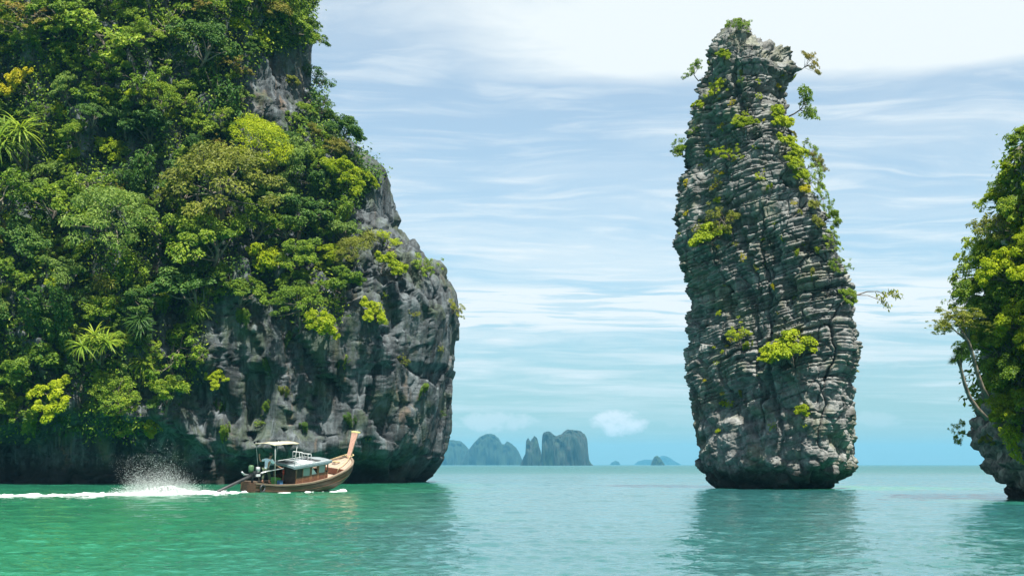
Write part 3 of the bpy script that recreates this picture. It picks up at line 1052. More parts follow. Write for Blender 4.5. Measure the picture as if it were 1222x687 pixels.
def inside(px, py, poly):
    px, py = np.asarray(px), np.asarray(py)
    r = np.zeros(px.shape, bool)
    for i in range(len(poly)):
        x1, y1 = poly[i]; x2, y2 = poly[i - 1]
        if y1 == y2: continue
        r ^= ((y1 > py) != (y2 > py)) & (px < (x2 - x1) * (py - y1) / (y2 - y1) + x1)
    return r


LAND = [(32, 90, 'the golden yellow tree'), (262, 212, 'the wide olive tree'), (128, 262, 'the large pale layered tree'), (127, 174, 'the deep lime bush'), (34, 430, 'the big tree over the undercut'), (170, 440, 'the hanging screw pine'), (205, 62, 'the pale leafless boughs'), (218, 158, 'the small bleached bush'), (325, 110, 'the bare upper crag'), (128, 490, 'the grey leafless tangle'), (414, 158, 'the dark skyline tree'), (360, 300, 'the dense tree by the boulders'), (280, 380, 'the streaked bare rock'), (182, 382, 'the dark screw pine'), (440, 206, 'the bare rock tower'), (356, 26, 'the tree crowning the crag'), (118, 336, 'the yellowish screw pine')]


def relation(x, y, lands, flip=False):
    d = sorted((math.hypot(x - a, y - b), a, b, n) for a, b, n in lands)[0]
    dx, dy = x - d[1], d[2] - y
    far = 'close ' if d[0] < 45 else 'well '
    if abs(dy) > 1.1 * abs(dx): r = far.replace('close', 'just') + ('above ' if dy > 0 else 'below ') + d[3]
    else: r = (far.replace('close', 'close beside').replace('well', 'off') + d[3] + ', ' + ('seaward' if (dx > 0) != flip else 'landward'))
    return r


def zone(px, py):
    if py < 150: return 'high on the headland cliff'
    if py < 320: return 'midway up the headland cliff'
    return 'low on the headland cliff above its dark undercut'


def forest():
    H = []
    # plants one can single out in the photograph
    one = [
        ('shrub', 'leaf_yellow', 32, 90, 26, 'golden yellow tree standing out among the green forest', None, 'tree'),
        ('fine', 'leaf_olive', 262, 212, 58, 'wide olive green spreading tree, largest on the headland', None, 'tree'),
        ('fine', 'leaf_pale', 128, 262, 52, 'large pale green tree with layered crown below the cliff gully', None, 'tree'),
        ('shrub', 'leaf_lime', 127, 174, 24, 'bright lime green bush deep between dark headland trees', None, 'shrub'),
        ('shrub', 'leaf_lime', 256, 445, 17, 'lone bright lime green bush on the bare streaked rock', None, 'shrub'),
        ('shrub', 'leaf_lime', 467, 308, 23, 'round yellow-green bush on the boulders of the rocky shoulder', None, 'shrub'),
        ('shrub', 'leaf_lime', 446, 365, 19, 'small yellow-green bush on the edge of the bare grey block', None, 'shrub'),
        ('shrub', 'leaf_lime', 394, 383, 27, 'yellow-green bush hanging lowest over the bare streaked rock', None, 'shrub'),
        ('broad', 'leaf_green', 360, 300, 30, 'dense green tree at the foot of the upper forest beside boulders', None, 'tree'),
        ('broad', 'leaf_green', 410, 334, 28, 'dense green bush between the two lowest yellow-green bushes', None, 'shrub'),
        ('strap', 'leaf_olive', 440, 279, 17, 'spiky screw pine at the foot of the bare rock tower', None, 'screw pine'),
        ('open', 'leaf_lime', 466, 283, 14, 'small thin bush above the round yellow-green one', None, 'shrub'),
        ('open', 'leaf_green', 507, 316, 17, 'wispy bush on the skyline of the rocky shoulder', None, 'shrub'),
        ('open', 'leaf_olive', 545, 366, 12, 'small wispy bush clinging to the outermost nose of the headland', None, 'shrub'),
        ('open', 'leaf_dark', 381, 92, 19, 'thin dark tree leaning out beside the bare upper crag', None, 'tree'),
        ('open', 'leaf_dark', 388, 128, 16, 'thin dark tree overhanging the sky under the upper crag', None, 'tree'),
        ('broad', 'leaf_dark', 414, 158, 24, 'dark spreading tree on the skyline below the upper crag', None, 'tree'),
        ('open', 'leaf_green', 376, 40, 17, 'leafy branches jutting into the sky above the upper crag', None, 'tree'),
        ('broad', 'leaf_russet', 330, 10, 24, 'russet tinged tree on top of the bare upper crag', None, 'tree'),
        ('broad', 'leaf_green', 356, 26, 26, 'green tree crowning the bare upper crag', None, 'tree'),
        ('shrub', 'leaf_olive', 350, 92, 11, 'small olive bush on the face of the bare upper crag', None, 'shrub'),
        ('fine', 'leaf_lime', 305, 168, 34, 'light green spreading tree directly beneath the bare upper crag', None, 'tree'),
        ('broad', 'leaf_pale', 350, 196, 34, 'pale green round tree beside the wide olive one', None, 'tree'),
        ('shrub', 'leaf_lime', 410, 200, 28, 'light green bushy tree on the shoulder below the dark skyline tree', None, 'tree'),
        ('broad', 'leaf_russet', 402, 172, 20, 'bronze tinged tree under the dark skyline tree', None, 'tree'),
        ('shrub', 'leaf_lime', 440, 206, 16, 'light bush topping the bare rock tower', None, 'shrub'),
        ('bare', 'leaf_pale', 128, 490, 20, 'grey leafless bush of tangled twigs above the undercut', None, 'bush'),
        ('bare', 'leaf_olive', 205, 62, 22, 'pale leafless boughs sticking out of the upper forest', None, 'tree'),
        ('bare', 'leaf_olive', 218, 158, 15, 'small bleached leafless bush in the middle of the forest', None, 'bush'),
        ('broad', 'leaf_green', 34, 430, 44, 'big bright green tree low on the headland over the undercut', None, 'tree'),
        ('shrub', 'leaf_pale', 150, 428, 20, 'pale yellowish bush beside hanging green blades', None, 'shrub'),
        ('strap', 'leaf_green', 170, 440, 30, 'screw pine with long hanging blades beside pale yellowish bush', None, 'screw pine'),
        ('strap', 'leaf_dark', 182, 382, 24, 'dark screw pine in the hollow above the hanging blades', None, 'screw pine'),
        ('strap', 'leaf_olive', 118, 336, 22, 'yellowish screw pine beneath the large pale green tree', None, 'screw pine'),
        ('shrub', 'leaf_lime', 180, 500, 22, 'lime green bush at the lower edge of the forest', None, 'shrub'),
        ('broad', 'leaf_green', 155, 502, 24, 'green bush overhanging the dark undercut beside leafless twigs', None, 'shrub'),
    ]
    for (k, m, x, y, r, lab, grp, cat) in one:
        nm = {'tree': None, 'shrub': 'leafy_shrub'}.get(cat)
        if k == 'shrub' and cat == 'tree': nm = 'bushy_tree'
        bright = m in ('leaf_yellow', 'leaf_lime')
        plant(k, m, CLIFF, x, y, r, lab, grp, cat, nm, lean=1.25 if bright else .75, bark='pale_bark' if k == 'bare' else 'bark')
        H.append((x, y, r * (2.1 if m == 'leaf_yellow' else 1.35 if bright else 1.0)))
    # the rest of the forest: fill what is still open, big trees first
    g = np.random.default_rng(77)
    SP = [('broad', 'leaf_green', 'green leafy tree', 5), ('broad', 'leaf_dark', 'dark green leafy tree', 4), ('fine', 'leaf_olive', 'olive spreading tree', 1.1), ('broad', 'leaf_pale', 'pale green leafy tree', 2.2), ('shrub', 'leaf_green', 'dense green bush', 2.6), ('cascade', 'leaf_green', 'green hanging creeper', 1.8), ('cascade', 'leaf_dark', 'dark hanging creeper', 1.4), ('open', 'leaf_green', 'thin green tree', 2.0), ('shrub', 'leaf_lime', 'small yellow-green bush', 0.7), ('open', 'leaf_russet', 'thin bronze tinged tree', 0.7), ('fine', 'leaf_green', 'green spreading tree', 1.5), ('strap', 'leaf_green', 'green screw pine', 0.6)]
    wts = np.array([s[3] for s in SP]); wts = wts / wts.sum()
    for (r0, r1, n, gap, sub) in ((30, 44, 900, 0.92, None), (18, 30, 1800, 0.80, None), (9, 17, 1300, 0.74, 'small')):
        placed = 0
        for _ in range(n):
            x, y = g.uniform(-30, 470), g.uniform(-30, 520)
            r = g.uniform(r0, r1)
            if not inside(x, y + .2 * r, FOREST): continue
            if x > 380: r = min(r, 22)
            if 262 < x < 378 and 40 < y < 172: r = min(r, 13)
            if any((x - a) ** 2 + (y - b) ** 2 < ((r + c) * gap * (.72 if sub is None else .62)) ** 2 for a, b, c in H): continue
            k, m, nm, _w = SP[g.choice(len(SP), p=wts)]
            if sub == 'small' and k in ('broad', 'fine'): k, m, nm = [('shrub', 'leaf_green', 'dense green bush'), ('open', 'leaf_green', 'thin green tree'), ('shrub', 'leaf_dark', 'dark green bush')][g.integers(0, 3)]
            z = zone(x, y)
            lab = ('' if sub is None else 'small ') + (nm if sub is None else nm.replace('small ', '')) + ' ' + relation(x, y, LAND)
            note(lab, plant(k, m, CLIFF, x, y, r, lab, lab + ' group', None, None, lean=g.uniform(.35, .8)), r)
            H.append((x, y, r))
            placed += 1
    # scattered weeds on the bare rock
    for (x, y, r, k, m) in ((482, 240 + 190, 7, 'open', 'leaf_olive'), (508, 459, 8, 'cascade', 'leaf_green'), (415, 498, 9, 'cascade', 'leaf_dark'), (438, 520, 7, 'open', 'leaf_olive'), (312, 480, 8, 'cascade', 'leaf_green'), (318, 430, 8, 'cascade', 'leaf_dark'), (268, 512, 8, 'cascade', 'leaf_green'), (312, 505, 6, 'open', 'leaf_green'), (528, 492, 6, 'open', 'leaf_dark'), (525, 415, 5, 'open', 'leaf_olive'), (262, 480, 9, 'cascade', 'leaf_dark'), (340, 462, 7, 'cascade', 'leaf_olive'), (470, 345, 8, 'open', 'leaf_green'), (495, 372, 6, 'open', 'leaf_olive'), (408, 425, 9, 'cascade', 'leaf_green'), (290, 372, 10, 'cascade', 'leaf_green'), (345, 400, 9, 'cascade', 'leaf_dark'), (365, 505, 7, 'cascade', 'leaf_dark')):
        plant(k, m, CLIFF, x, y, r, 'little weed rooted in a crack of the bare headland rock', 'weeds on the bare headland rock', 'weed', 'cliff_weed')
    # low cover between the trees
    ok = inside(CLIFF.px, CLIFF.py, FOREST)
    idx = np.nonzero(ok)[0]
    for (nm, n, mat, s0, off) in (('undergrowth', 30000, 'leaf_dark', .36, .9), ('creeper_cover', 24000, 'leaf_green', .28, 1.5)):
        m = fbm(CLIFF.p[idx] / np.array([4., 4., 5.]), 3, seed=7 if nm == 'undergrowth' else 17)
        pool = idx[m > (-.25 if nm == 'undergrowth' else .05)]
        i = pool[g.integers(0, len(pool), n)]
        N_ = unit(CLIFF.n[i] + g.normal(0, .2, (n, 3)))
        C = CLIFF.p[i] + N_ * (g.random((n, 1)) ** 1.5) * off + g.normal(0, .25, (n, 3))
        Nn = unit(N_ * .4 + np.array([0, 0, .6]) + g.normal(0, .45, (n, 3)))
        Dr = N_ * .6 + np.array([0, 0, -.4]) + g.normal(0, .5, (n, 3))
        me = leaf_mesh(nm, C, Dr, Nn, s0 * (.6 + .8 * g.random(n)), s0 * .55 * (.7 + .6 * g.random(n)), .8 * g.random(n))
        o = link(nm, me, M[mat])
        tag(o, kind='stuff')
    return len(H)


forest()


# ------------------------------------------------------------------ plants on the pillar
def pillar_plants():
    one = [
        ('open', 'leaf_green', 880, 27, 17, 'small airy tree on the very top of the pillar', 'tree'),
        ('shrub', 'leaf_lime', 862, 63, 10, 'lime bush on the edge just under the pillar top', 'shrub'),
        ('open', 'leaf_green', 826, 80, 13, 'thin bush reaching out from the pillar near its top', 'shrub'),
        ('open', 'leaf_lime', 853, 104, 15, 'loose yellow-green bush under the pillar top', 'shrub'),
        ('shrub', 'leaf_lime', 832, 122, 8, 'little lime bush on the upper outer edge of the pillar', 'shrub'),
        ('open', 'leaf_green', 805, 172, 13, 'thin green bush hanging off the outer edge of the pillar', 'shrub'),
        ('shrub', 'leaf_lime', 799, 194, 10, 'bright bush leaning off the outer edge of the pillar', 'shrub'),
        ('shrub', 'leaf_lime', 888, 139, 18, 'bright lime bush high on the pillar face under the ridge', 'shrub'),
        ('open', 'leaf_lime', 866, 180, 14, 'loose lime bush on the upper pillar face', 'shrub'),
        ('shrub', 'leaf_lime', 846, 268, 25, 'wide yellow-green bush halfway up the pillar face', 'shrub'),
        ('open', 'leaf_olive', 862, 262, 20, 'thin olive bush beside the wide yellow-green one', 'shrub'),
        ('shrub', 'leaf_lime', 946, 400, 38, 'biggest bright green bush on the pillar', 'shrub'),
        ('shrub', 'leaf_lime', 930, 410, 27, 'bright green bush merging with the biggest one on the pillar', 'shrub'),
        ('shrub', 'leaf_lime', 957, 486, 13, 'small bright bush below the biggest one on the pillar', 'shrub'),
        ('open', 'leaf_lime', 882, 396, 14, 'thin yellowish bush at the level of the biggest pillar bush', 'shrub'),
        ('open', 'leaf_olive', 905, 320, 7, 'tiny bush in the middle of the pillar face', 'shrub'),
        ('shrub', 'leaf_yellow', 1022, 440, 6, 'tiny golden bush on the lower pillar edge', 'shrub'),
        ('shrub', 'leaf_yellow', 862, 205, 5, 'tiny golden tuft on the upper pillar face', 'shrub'),
    ]
    for (k, m, x, y, r, lab, cat) in one:
        plant(k, m, PILLAR, x, y, r, lab, None, cat, 'leafy_shrub' if cat == 'shrub' else None)
    ORD = ['topmost', 'second', 'third', 'fourth', 'fifth', 'sixth', 'seventh', 'eighth', 'ninth', 'tenth', 'eleventh']
    for i, (x, y, r, m) in enumerate(((928, 128, 18, 'leaf_lime'), (938, 146, 19, 'leaf_lime'), (946, 166, 19, 'leaf_lime'), (952, 186, 18, 'leaf_lime'), (960, 205, 17, 'leaf_lime'), (962, 222, 11, 'leaf_yellow'), (972, 240, 11, 'leaf_olive'), (978, 262, 11, 'leaf_olive'))):
        plant('shrub', m, PILLAR, x, y, r, ORD[i] + ' bush down the yellow-green strip below the beak of the pillar', 'strip of bushes along the upper pillar flank', 'shrub', 'leafy_shrub', lean=.9)
    for i, (x, y, r, k, m) in enumerate(((962, 132, 22, 'open', 'leaf_green'), (975, 128, 15, 'open', 'leaf_russet'), (968, 160, 14, 'open', 'leaf_green'), (982, 196, 16, 'open', 'leaf_russet'), (974, 214, 16, 'open', 'leaf_green'), (984, 236, 14, 'open', 'leaf_green'), (992, 262, 14, 'broad', 'leaf_green'), (996, 284, 13, 'open', 'leaf_green'), (1002, 318, 12, 'open', 'leaf_green'), (1012, 352, 13, 'broad', 'leaf_green'))):
        plant(k, m, PILLAR, x, y, r, ORD[i] + ' small tree leaning off the pillar flank, counted down from its beak', 'small trees leaning from the pillar flank', 'tree', None, lean=1.3, up=.6)
    g = np.random.default_rng(9)
    n = 0
    while n < 85:
        x, y = g.uniform(805, 1015), g.uniform(70, 545)
        if (PILLAR.px - x).__abs__().min() > 3: continue
        d = np.hypot(PILLAR.px - x, PILLAR.py - y).min()
        if d > 3: continue
        if g.random() > 1.15 - (y - 60) / 520 - .25 * ((x - 820) / 180) : continue
        plant(['shrub', 'open', 'open', 'cascade'][g.integers(0, 4)], ['leaf_lime', 'leaf_lime', 'leaf_olive', 'leaf_yellow', 'leaf_green'][g.integers(0, 5)], PILLAR, x, y, g.uniform(2.2, 5.5), 'tiny green tuft rooted in a crack of the pillar', 'tufts in the cracks of the pillar', 'tuft', 'grass_tuft', lean=1.0)
        n += 1
    # the long bare bough that droops out over the sea
    p, nn = PILLAR.at(1014, 356)
    sc_ = p[1] / FPX
    root = empty('drooping_bough', tuple(p))
    tag(root, 'long arching bough with a few leaves jutting from the pillar over the sea', 'bough')
    mb = MB()
    def arc(pts): return [((x - 1014) * sc_, dy, -(y - 356) * sc_) for (x, y, dy) in pts]
    mb.tube(arc([(1012, 358, .1), (1022, 352, -.1), (1034, 348, -.2), (1046, 348, -.3), (1056, 352, -.3), (1066, 350, -.3)]), [.05, .045, .035, .03, .02, .012], 5)
    mb.tube(arc([(1022, 352, -.1), (1034, 353, -.4), (1046, 358, -.5), (1056, 364, -.6)]), [.03, .025, .02, .012], 5)
    mb.build('trunk', M['bark'], root)
    C = []
    for (x, y, r, k) in ((1056, 352, 6, 26), (1064, 350, 6, 30), (1070, 354, 4, 18), (1052, 360, 5, 18), (1057, 365, 4, 16), (1046, 352, 5, 10)):
        C.append(np.array([(x - 1014) * sc_, -.35, -(y - 356) * sc_]) + g.normal(0, r * .5 * sc_, (k, 3)))
    C = np.concatenate(C)
    k = len(C)
    cm = leaf_mesh('crown', C, np.array([0, 0, -1.]) + g.normal(0, .4, (k, 3)), unit(g.normal(0, 1, (k, 3)) + np.array([0, -.6, .4])), .22 + .12 * g.random(k), .09 + .05 * g.random(k), g.random(k))
    link('crown', cm, M['leaf_olive'], root)


pillar_plants()


# ------------------------------------------------------------------ trees on the islet
ILAND = [(1218, 160, 'the topmost islet tree'), (1206, 196, 'the islet top twigs'), (1196, 322, 'the full islet tree'), (1214, 380, 'the broad sunny islet tree'), (1178, 408, 'the islet overhang tree'), (1198, 492, 'the bright islet bush'), (1164, 312, 'the airy islet tree')]


def islet_plants():
    one = [
        ('broad', 'leaf_green', 1218, 160, 18, 'topmost leafy tree of the islet', 'tree', None),
        ('bare', 'leaf_green', 1206, 196, 22, 'leafless twiggy branches near the islet top', 'tree', None),
        ('open', 'leaf_green', 1196, 232, 24, 'airy green tree near the islet top', 'tree', None),
        ('broad', 'leaf_green', 1216, 258, 28, 'full green tree below the leafless twigs of the islet', 'tree', None),
        ('open', 'leaf_olive', 1188, 268, 22, 'airy olive tree leaning from the islet', 'tree', None),
        ('open', 'leaf_lime', 1164, 312, 25, 'airy yellow-green tree leaning furthest from the upper islet', 'tree', None),
        ('broad', 'leaf_lime', 1196, 322, 34, 'full yellow-green tree in the middle of the islet', 'tree', None),
        ('broad', 'leaf_green', 1176, 360, 30, 'dark-boughed green tree in the middle of the islet', 'tree', None),
        ('broad', 'leaf_lime', 1214, 380, 34, 'broad sunny yellow-green tree of the islet', 'tree', None),
        ('broad', 'leaf_green', 1178, 408, 30, 'green tree above the overhanging rock of the islet', 'tree', None),
        ('strap', 'leaf_green', 1188, 440, 24, 'screw pine on the overhanging rock of the islet', 'screw pine', None),
        ('broad', 'leaf_green', 1214, 440, 28, 'lower green tree of the islet', 'tree', None),
        ('shrub', 'leaf_lime', 1198, 492, 24, 'bright yellow-green bush on the overhanging rock of the islet', 'shrub', 'leafy_shrub'),
        ('shrub', 'leaf_lime', 1216, 470, 22, 'sunny bush above the bright one on the overhanging rock', 'shrub', 'leafy_shrub'),
        ('shrub', 'leaf_olive', 1180, 516, 13, 'small olive bush at the lip of the islet overhang', 'shrub', 'leafy_shrub'),
        ('shrub', 'leaf_lime', 1170, 478, 11, 'small bush on the tip of the islet overhang', 'shrub', 'leafy_shrub'),
        ('cascade', 'leaf_lime', 1208, 515, 16, 'creeper trailing below the bright islet bush', 'creeper', None),
        ('open', 'leaf_green', 1150, 352, 20, 'airy green tree leaning over the slender olive crown', 'tree', None),
        ('open', 'leaf_lime', 1176, 290, 20, 'airy lime tree leaning out of the upper islet wood', 'tree', None),
        ('open', 'leaf_lime', 1158, 400, 18, 'airy lime tree between the slender trunks and the islet wood', 'tree', None),
        ('bare', 'leaf_green', 1186, 425, 18, 'grey tangled boughs between the islet trees', 'bush', None),
    ]
    for (k, m, x, y, r, lab, cat, nm) in one:
        plant(k, m, ISLET, x, y, r * 1.1, lab, None, cat, nm, lean=1.2 if k == 'open' else .7, bark='pale_bark' if k == 'bare' else 'bark')
    g = np.random.default_rng(19)
    for k in range(52):
        y = g.uniform(145, 500)
        edge = np.interp(y, [140, 230, 320, 400, 460, 520], [1208, 1182, 1152, 1150, 1176, 1185])
        x = g.uniform(edge + 6, 1275)
        kind, m = [('broad', 'leaf_green'), ('shrub', 'leaf_lime'), ('open', 'leaf_green'), ('broad', 'leaf_lime'), ('shrub', 'leaf_green'), ('fine', 'leaf_lime')][g.integers(0, 6)]
        rr = g.uniform(17, 30)
        lab = {'leaf_green': 'small green ', 'leaf_lime': 'small yellow-green ', 'leaf_olive': 'small olive '}[m] + {'broad': 'leafy tree', 'shrub': 'bush', 'open': 'thin tree', 'fine': 'spreading tree'}[kind] + ' ' + relation(x, y, ILAND, True)
        note(lab, plant(kind, m, ISLET, x, y, rr, lab, 'small islet trees: ' + lab, 'tree', 'small_tree'), rr)
    # low leaf cover on the rest of the islet
    up_ = np.nonzero(ISLET_ALL[0][:, 2] > 4.6)[0]
    n = 22000
    i = up_[g.integers(0, len(up_), n)]
    N_ = unit(ISLET_ALL[1][i] + g.normal(0, .25, (n, 3)))
    C = ISLET_ALL[0][i] + N_ * g.random((n, 1)) * .9 + g.normal(0, .15, (n, 3))
    me = leaf_mesh('islet_creeper_cover', C, N_ * .5 + np.array([0, 0, -.4]) + g.normal(0, .5, (n, 3)), unit(N_ * .4 + np.array([0, 0, .6]) + g.normal(0, .4, (n, 3))), .20 + .16 * g.random(n), .11 + .09 * g.random(n), .9 * g.random(n))
    tag(link('islet_creeper_cover', me, M['leaf_green']), kind='stuff')
    # two slender curved trees reaching out over the water
    D = 62.5
    for (pts, heads, lab, nm, mat, kind) in (
        ([(1178, 500), (1166, 487), (1157, 474), (1151, 458), (1147, 442), (1144, 428)], [(1143, 424, 15), (1150, 416, 13), (1137, 430, 10)], 'slender curved screw pine with spiky head reaching over the sea', 'curved_screw_pine', 'leaf_dark', 'strap'),
        ([(1178, 474), (1172, 462), (1166, 444), (1161, 424), (1156, 408), (1148, 396)], [(1138, 384, 22), (1124, 392, 14), (1152, 374, 20), (1132, 372, 14), (1165, 390, 14)], 'slender tree with airy olive crown leaning out over the sea', 'leaning_tree', 'leaf_olive', 'open')):
        w = [P(x, y, D - .25 * i) for i, (x, y) in enumerate(pts)]
        base = w[0]
        root = empty(nm, tuple(base))
        tag(root, lab, 'tree' if kind == 'open' else 'screw pine')
        mb = MB()
        mb.tube([q - base for q in w], list(np.linspace(.11, .06, len(w))), 7)
        for (x, y, r) in heads:
            q = P(x, y, D - 1.3)
            mb.tube([w[-2] - base, (w[-1] - base) * .5 + (q - base) * .5 + np.array([0, 0, .1]), q - base], [.045, .03, .015], 5)
        mb.build('trunk', M['bark'], root)
        for i, (x, y, r) in enumerate(heads):
            tm, cm = VAR[kind][i % len(VAR[kind])]
            S = r * D / FPX / .8
            c = link('crown', cm, None, root); slot_mat(c, M[mat])
            c.scale = (S, S, S * .8)
            c.rotation_euler = (0, 0, i * 1.7)
            q = P(x, y, D - 1.3) - base
            c.location = (q[0], q[1], q[2] - S * .8)
    p, n = ISLET.at(1150, 508)
    plant('open', 'leaf_green', ISLET, 1134, 504, 13, 'small thin bush reaching sideways from the islet overhang', None, 'shrub', 'leafy_shrub', lean=2.0, up=.25)


islet_plants()
tell_apart()


# ------------------------------------------------------------------ long-tail boat
M['hull_wood'] = plain_mat('hull_wood', (0.080, 0.040, 0.022), 0.5, var=0.5, sc=2.2, stretch=(0.5, 3, 7), bump=0.3)
M['gunwale_wood'] = plain_mat('gunwale_wood', (0.15, 0.112, 0.08), 0.55, var=0.3, sc=4, stretch=(0.6, 4, 4))
M['deck_wood'] = plain_mat('deck_wood', (0.30, 0.225, 0.17), 0.65, var=0.25, sc=5, stretch=(0.5, 7, 1))
M['prow_wood'] = plain_mat('prow_wood', (0.40, 0.23, 0.175), 0.5, var=0.22, sc=5, stretch=(5, 5, 0.7))
M['cabin_wood'] = plain_mat('cabin_wood', (0.15, 0.058, 0.034), 0.4, var=0.35, sc=5, stretch=(1, 1, 4))
M['trim_wood'] = plain_mat('trim_wood', (0.23, 0.11, 0.06), 0.45, var=0.3, sc=5)
M['dark_wood_and_shade'] = plain_mat('dark_wood_and_shade', (0.035, 0.024, 0.018), 0.7, var=0.4, sc=6)  # floor wood, and near-black panels painting shade into the cabin openings
M['roof_paint'] = plain_mat('roof_paint', (0.12, 0.17, 0.19), 0.45, var=0.15, sc=3)
M['roof_top'] = plain_mat('roof_top', (0.17, 0.20, 0.215), 0.5, var=0.2, sc=3)
M['white_metal'] = plain_mat('white_metal', (0.42, 0.44, 0.44), 0.35, var=0.08)
M['grey_metal'] = plain_mat('grey_metal', (0.42, 0.45, 0.46), 0.35, 0.6, var=0.2)
M['black_metal'] = plain_mat('black_metal', (0.022, 0.024, 0.026), 0.45, var=0.4)
M['green_paint'] = plain_mat('green_paint', (0.05, 0.105, 0.05), 0.5, var=0.25)
M['green_crate'] = plain_mat('green_crate', (0.10, 0.30, 0.05), 0.5, var=0.15)
M['blue_plastic'] = plain_mat('blue_plastic', (0.05, 0.16, 0.32), 0.45, var=0.1)
M['red_paint'] = plain_mat('red_paint', (0.42, 0.05, 0.03), 0.5, var=0.15)
M['cloth_white'] = plain_mat('cloth_white', (0.52, 0.54, 0.56), 0.85, var=0.10, sc=5)
M['shirt'] = plain_mat('shirt', (0.66, 0.71, 0.80), 0.85, var=0.12, sc=9)
M['trousers'] = plain_mat('trousers', (0.06, 0.085, 0.05), 0.9, var=0.25, sc=7)
M['skin'] = plain_mat('skin', (0.36, 0.19, 0.125), 0.55, var=0.08)
M['hair'] = plain_mat('hair', (0.012, 0.010, 0.009), 0.55, var=0.3)
M['rope'] = plain_mat('rope', (0.40, 0.31, 0.17), 0.9, var=0.3, sc=20)
M['gold_trim'] = plain_mat('gold_trim', (0.72, 0.62, 0.28), 0.4, var=0.15)


def cloth_mat(name, col, trans):
    m, t = new_mat(name)
    a = t.n('ShaderNodeBsdfDiffuse', {'Color': col})
    b = t.n('ShaderNodeBsdfTranslucent', {'Color': col})
    mx = t.n('ShaderNodeMixShader', {0: trans, 1: a.outputs[0], 2: b.outputs[0]})
    t.n('ShaderNodeOutputMaterial', {'Surface': mx.outputs[0]})
    return m


M['awning'] = cloth_mat('awning_cloth', (0.58, 0.53, 0.41, 1), 0.45)
gm, gt = new_mat('window_pane')
finish(gt, **{'Base Color': (0.27, 0.29, 0.29, 1), 'Roughness': 0.15, 'Specular IOR Level': 0.6})
M['pane'] = gm

BOAT_LOC = Vector((-14.78, 80.0, 0.0))
BOAT_ROT = Matrix.Rotation(R(60), 4, 'Z') @ Matrix.Rotation(R(-3.2), 4, 'Y') @ Matrix.Rotation(R(7.0), 4, 'X')
BOAT_M = Matrix.Translation(BOAT_LOC) @ BOAT_ROT @ Matrix.Translation((0, 0, -0.12))


def on_boat(o):
    o.matrix_world = BOAT_M
    return o


XS = [-.05, .6, 1.5, 3.0, 4.5, 6.0, 7.0, 7.7, 8.3, 8.75, 9.05, 9.2]
HW = [.52, .66, .82, .95, 1.0, 1.05, 1.10, 1.10, .98, .72, .38, .10]
GZ = [.74, .66, .56, .50, .54, .70, .94, 1.15, 1.36, 1.52, 1.64, 1.72]
KZ = [-.12, -.22, -.30, -.34, -.34, -.26, -.10, .14, .45, .82, 1.20, 1.50]


def bi(tab, x):
    return float(np.interp(x, XS, tab))


def hull_ring(x, inset=0.0):
    w, gz, kz = bi(HW, x) - inset, bi(GZ, x), bi(KZ, x) + inset
    ring = []
    for k in range(15):
        a = math.pi * k / 14
        c, s_ = math.cos(a), math.sin(a)
        yy = w * math.copysign(abs(c) ** 0.62, c)
        zz = gz - (gz - kz) * abs(s_) ** 0.85
        ring.append((x, -yy, zz))
    return ring


